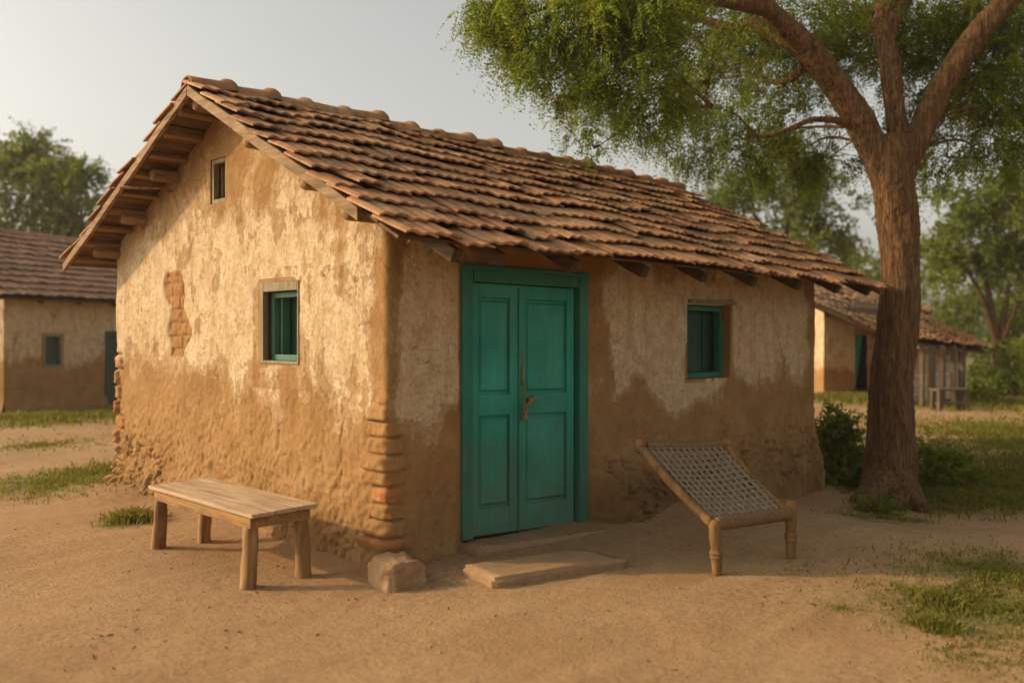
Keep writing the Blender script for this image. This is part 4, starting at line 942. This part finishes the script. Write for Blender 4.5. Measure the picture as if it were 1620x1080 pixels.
# bushes on the right and far tree belt
def bush(label, px, py, d, rp, ry, n, size, seed, mat='leaf_far', spray=.4, name='bush', per=10, dz_=0):
    c = P(px, py, d); g = gz(c.x, c.y, False); e = empty(name, (c.x, c.y, g)); tag(e, label, 'bush', 'bushes and scrub')
    mb = MB(); s = d / FPX
    for k in range(6):
        a = k * 1.05 + seed; mb.tube([(0, 0, -.05), (math.cos(a) * rp * s * .35, math.sin(a) * rp * s * .35, (c.z - g) * .8 + .02), (math.cos(a) * rp * s * .6, math.sin(a) * rp * s * .6, (c.z - g) + ry * s * .4)], [.012 * d / 10, .009 * d / 10, .003], 6)
    mb.build('stems', M['bark_far'], e, smooth=True)
    leaf_cloud('foliage', [BB(px, py, d, rp, ry, n)], M[mat], e, size, per, .1, spray, .36, seed, org=e.location, clump=.5)
    return e
bush('rounded green bush below the spreading tree, right of the low shed', 1570, 600, 22.5, 34, 28, 260, .10, 51)
bush('pale green bush at the right edge below the spreading tree', 1625, 590, 22, 40, 42, 300, .10, 52)
bush('tall yellow green scrub behind the forked trunk at the right edge', 1600, 520, 30, 60, 40, 340, .14, 53)
bush('low dark bush right beside the end of the low shed', 1548, 625, 21, 24, 16, 150, .09, 54)
bush('hazy scrub in the gap behind the low shed roof', 1520, 500, 34, 50, 45, 260, .16, 55)
bush('leafy upright shrub growing against the right corner of the large house', 1322, 705, 11.6, 36, 52, 620, .05, 56, 'leaf_dark', .18, 'shrub', 12)
bush('dark shrub growing behind the foot of the thick trunk', 1350, 745, 11.4, 40, 24, 380, .05, 57, 'leaf_dark', .16, 'shrub', 12)
bush('dark green shrub hugging the right side of the thick trunk base', 1482, 752, 11.3, 44, 42, 720, .05, 58, 'leaf_dark', .18, 'shrub', 12)
bush('low wide shrub spreading right of the thick trunk', 1545, 788, 10.9, 62, 24, 760, .045, 59, 'leaf_dark', .15, 'shrub', 12)
bush('small leafy weed at the left foot of the thick trunk', 1385, 812, 9.2, 36, 15, 300, .035, 60, 'leaf_dark', .11, 'weed', 10)
# a far belt of trees closing the horizon: reads as one mass
bl_ = []
for k in range(46):
    a = math.atan2(FW.y, FW.x) + R(-75 + 150 * k / 45); r = 75 + 12 * math.sin(k * 2.3); hh = 2.6 + .8 * math.sin(k * 1.7) + .5 * math.sin(k * 4.1)
    bl_.append(((CAM.x + r * math.cos(a), CAM.y + r * math.sin(a), hh * .75), (4.2, 4.2, hh), 150))
tb_ = leaf_cloud('distant_woods', bl_, M['leaf_far'], None, .5, 8, .2, 1.2, .45, 61, clump=.5); tag(tb_, 'far belt of woodland closing the horizon behind the village', 'woods', kind='stuff')

# ------------------------------------------------------------------ grass, litter, pebbles
def grass(name, label, spec, seed, kind='stuff', cat='grass', single=False):
    rg = np.random.default_rng(seed); V = []; RRn = []
    for (c, r, n, h) in spec:
        for _ in range(n):
            a = rg.random() * 2 * math.pi; q = abs(rg.normal()) * r * .55; x = c.x + math.cos(a) * q; y = c.y + math.sin(a) * q
            if -.02 < x < W_ and -.02 < y < D_: continue
            if kind and N(x * 4, y * 4, 3) < -.1 and rg.random() < .75: continue
            z = gz(x, y) - .003; hh = h * (.4 + .9 * rg.random()); b = rg.random() * 2 * math.pi; lean = rg.normal() * .5
            w_ = .0035 + .002 * rg.random(); w_ *= max(1, math.hypot(x - CAM.x, y - CAM.y) / 7)
            dx, dy = math.cos(b) * w_, math.sin(b) * w_; lx, ly = -math.sin(b) * lean * hh, math.cos(b) * lean * hh
            V += [(x - dx, y - dy, z), (x + dx, y + dy, z), (x + dx * .7 + lx * .4, y + dy * .7 + ly * .4, z + hh * .65), (x + lx, y + ly, z + hh)]
            t = min(1, max(0, rg.normal() * .25 + .45)); RRn += [t] * 4
    o = npmesh(name, V, np.arange(len(V)).reshape(-1, 4), M['grass'], None, {'rnd': RRn}); tag(o, label, cat, kind=kind); return o
grass('grass', 'short patchy green grass scattered over the earth yard and verges', [
    (P(120, 765, 9.0), 1.0, 5200, .04), (P(165, 745, 9.9), .6, 3000, .055), (P(1560, 970, 4.9), .65, 9000, .026), (P(1600, 900, 5.6), .75, 7000, .032), (P(1540, 1040, 4.2), .4, 1400, .018), (P(1330, 970, 4.9), .35, 500, .012),
    (P(1400, 815, 8.4), .5, 1000, .045), (P(1545, 770, 10.6), 1.5, 14000, .08), (P(1640, 770, 10.8), 1.5, 9000, .08), (P(1600, 700, 14.0), 2.4, 12000, .06), (P(1640, 720, 12.5), 1.8, 9000, .06),
    (P(60, 662, 15.9), 1.5, 5000, .10), (P(170, 655, 16.9), 1.3, 3500, .10), (P(-60, 665, 15.6), 1.5, 2500, .10), (P(1345, 630, 21), 1.3, 3500, .12), (P(1430, 640, 20), 1.5, 2500, .1), (P(1600, 650, 19), 3, 6000, .09), (P(60, 705, 12.2), 1.3, 1600, .04),
    (P(1265, 905, 5.7), .3, 120, .02), (P(1320, 710, 12), .9, 3000, .1)], 7)
grass('grass_tuft', 'bright green grass tuft at the foot of the gable wall left of the bench', [(P(212, 820, 7.2), .2, 1300, .085)], 8, None, 'grass tuft')
grass('grass_tuft', 'thick grass tuft in the right foreground dirt, nearest to the camera', [(P(1478, 985, 4.6), .11, 1300, .05)], 9, None, 'grass tuft')
grass('grass_tuft', 'longer grass tuft on the right, just behind the nearest tuft', [(P(1485, 940, 5.0), .12, 1300, .055)], 10, None, 'grass tuft')
bpy.data.objects['grass_tuft']['group'] = 'grass tufts'; bpy.data.objects['grass_tuft.001']['group'] = 'grass tufts'; bpy.data.objects['grass_tuft.002']['group'] = 'grass tufts'
rnd = random.Random(17); mb = MB(); pb = MB()
for i in range(800):
    d = rnd.uniform(3.3, 11) if i > 200 else rnd.uniform(3.3, 6); px = rnd.uniform(-200, 1800); p = P(px, 600, d)
    if wdist(p.x, p.y) < .05: continue
    z = gz(p.x, p.y)
    if rnd.random() < .5:
        a = rnd.random() * 6.28; l = rnd.uniform(.005, .018) * (1.8 if rnd.random() < .06 else 1); w2 = l * rnd.uniform(.15, .4); c, s = math.cos(a), math.sin(a)
        mb.add([(p.x - c * l, p.y - s * l, z + .002), (p.x - s * w2, p.y + c * w2, z + .007), (p.x + c * l, p.y + s * l, z + .010), (p.x + s * w2, p.y - c * w2, z + .003), (p.x, p.y, z - .002)], [(0, 1, 2, 3), (0, 4, 1), (1, 4, 2), (2, 4, 3), (3, 4, 0)])
    else:
        r = rnd.uniform(.003, .009) * (1.6 if rnd.random() < .1 else 1); vs = []
        for (x, y, zz) in ((1, 0, 0), (.5, .8, .1), (-.5, .9, 0), (-1, .1, .1), (-.4, -.9, 0), (.6, -.7, 0), (.1, .1, .65), (0, 0, -.5)): vs.append((p.x + x * r * rnd.uniform(.8, 1.2), p.y + y * r, z + zz * r))
        pb.add(vs, [(k, (k + 1) % 6, 6) for k in range(6)] + [((k + 1) % 6, k, 7) for k in range(6)])
tag(mb.build('leaf_litter', M['litter']), 'dry brown leaf scraps scattered on the bare earth', 'litter', kind='stuff')
tag(pb.build('pebbles', M['pebble'], smooth=True), 'tiny pebbles scattered on the bare earth', 'pebbles', kind='stuff')

# ------------------------------------------------------------------ warm evening air
hz = MB(); hz.box((20, 20, 7.2), (190, 190, 17.6)); ho = tag(hz.build('haze', None), 'thin warm evening haze over the village', 'haze', kind='stuff')
hm = bpy.data.materials.new('evening_haze'); hm.use_nodes = True; ht = hm.node_tree; ht.nodes.remove(ht.nodes['Principled BSDF'])
pv = ht.nodes.new('ShaderNodeVolumePrincipled'); pv.inputs['Density'].default_value = .0009; pv.inputs['Color'].default_value = (1, .95, .88, 1); pv.inputs['Anisotropy'].default_value = .2
ht.links.new(pv.outputs[0], ht.nodes['Material Output'].inputs['Volume']); ho.data.materials.clear(); ho.data.materials.append(hm)
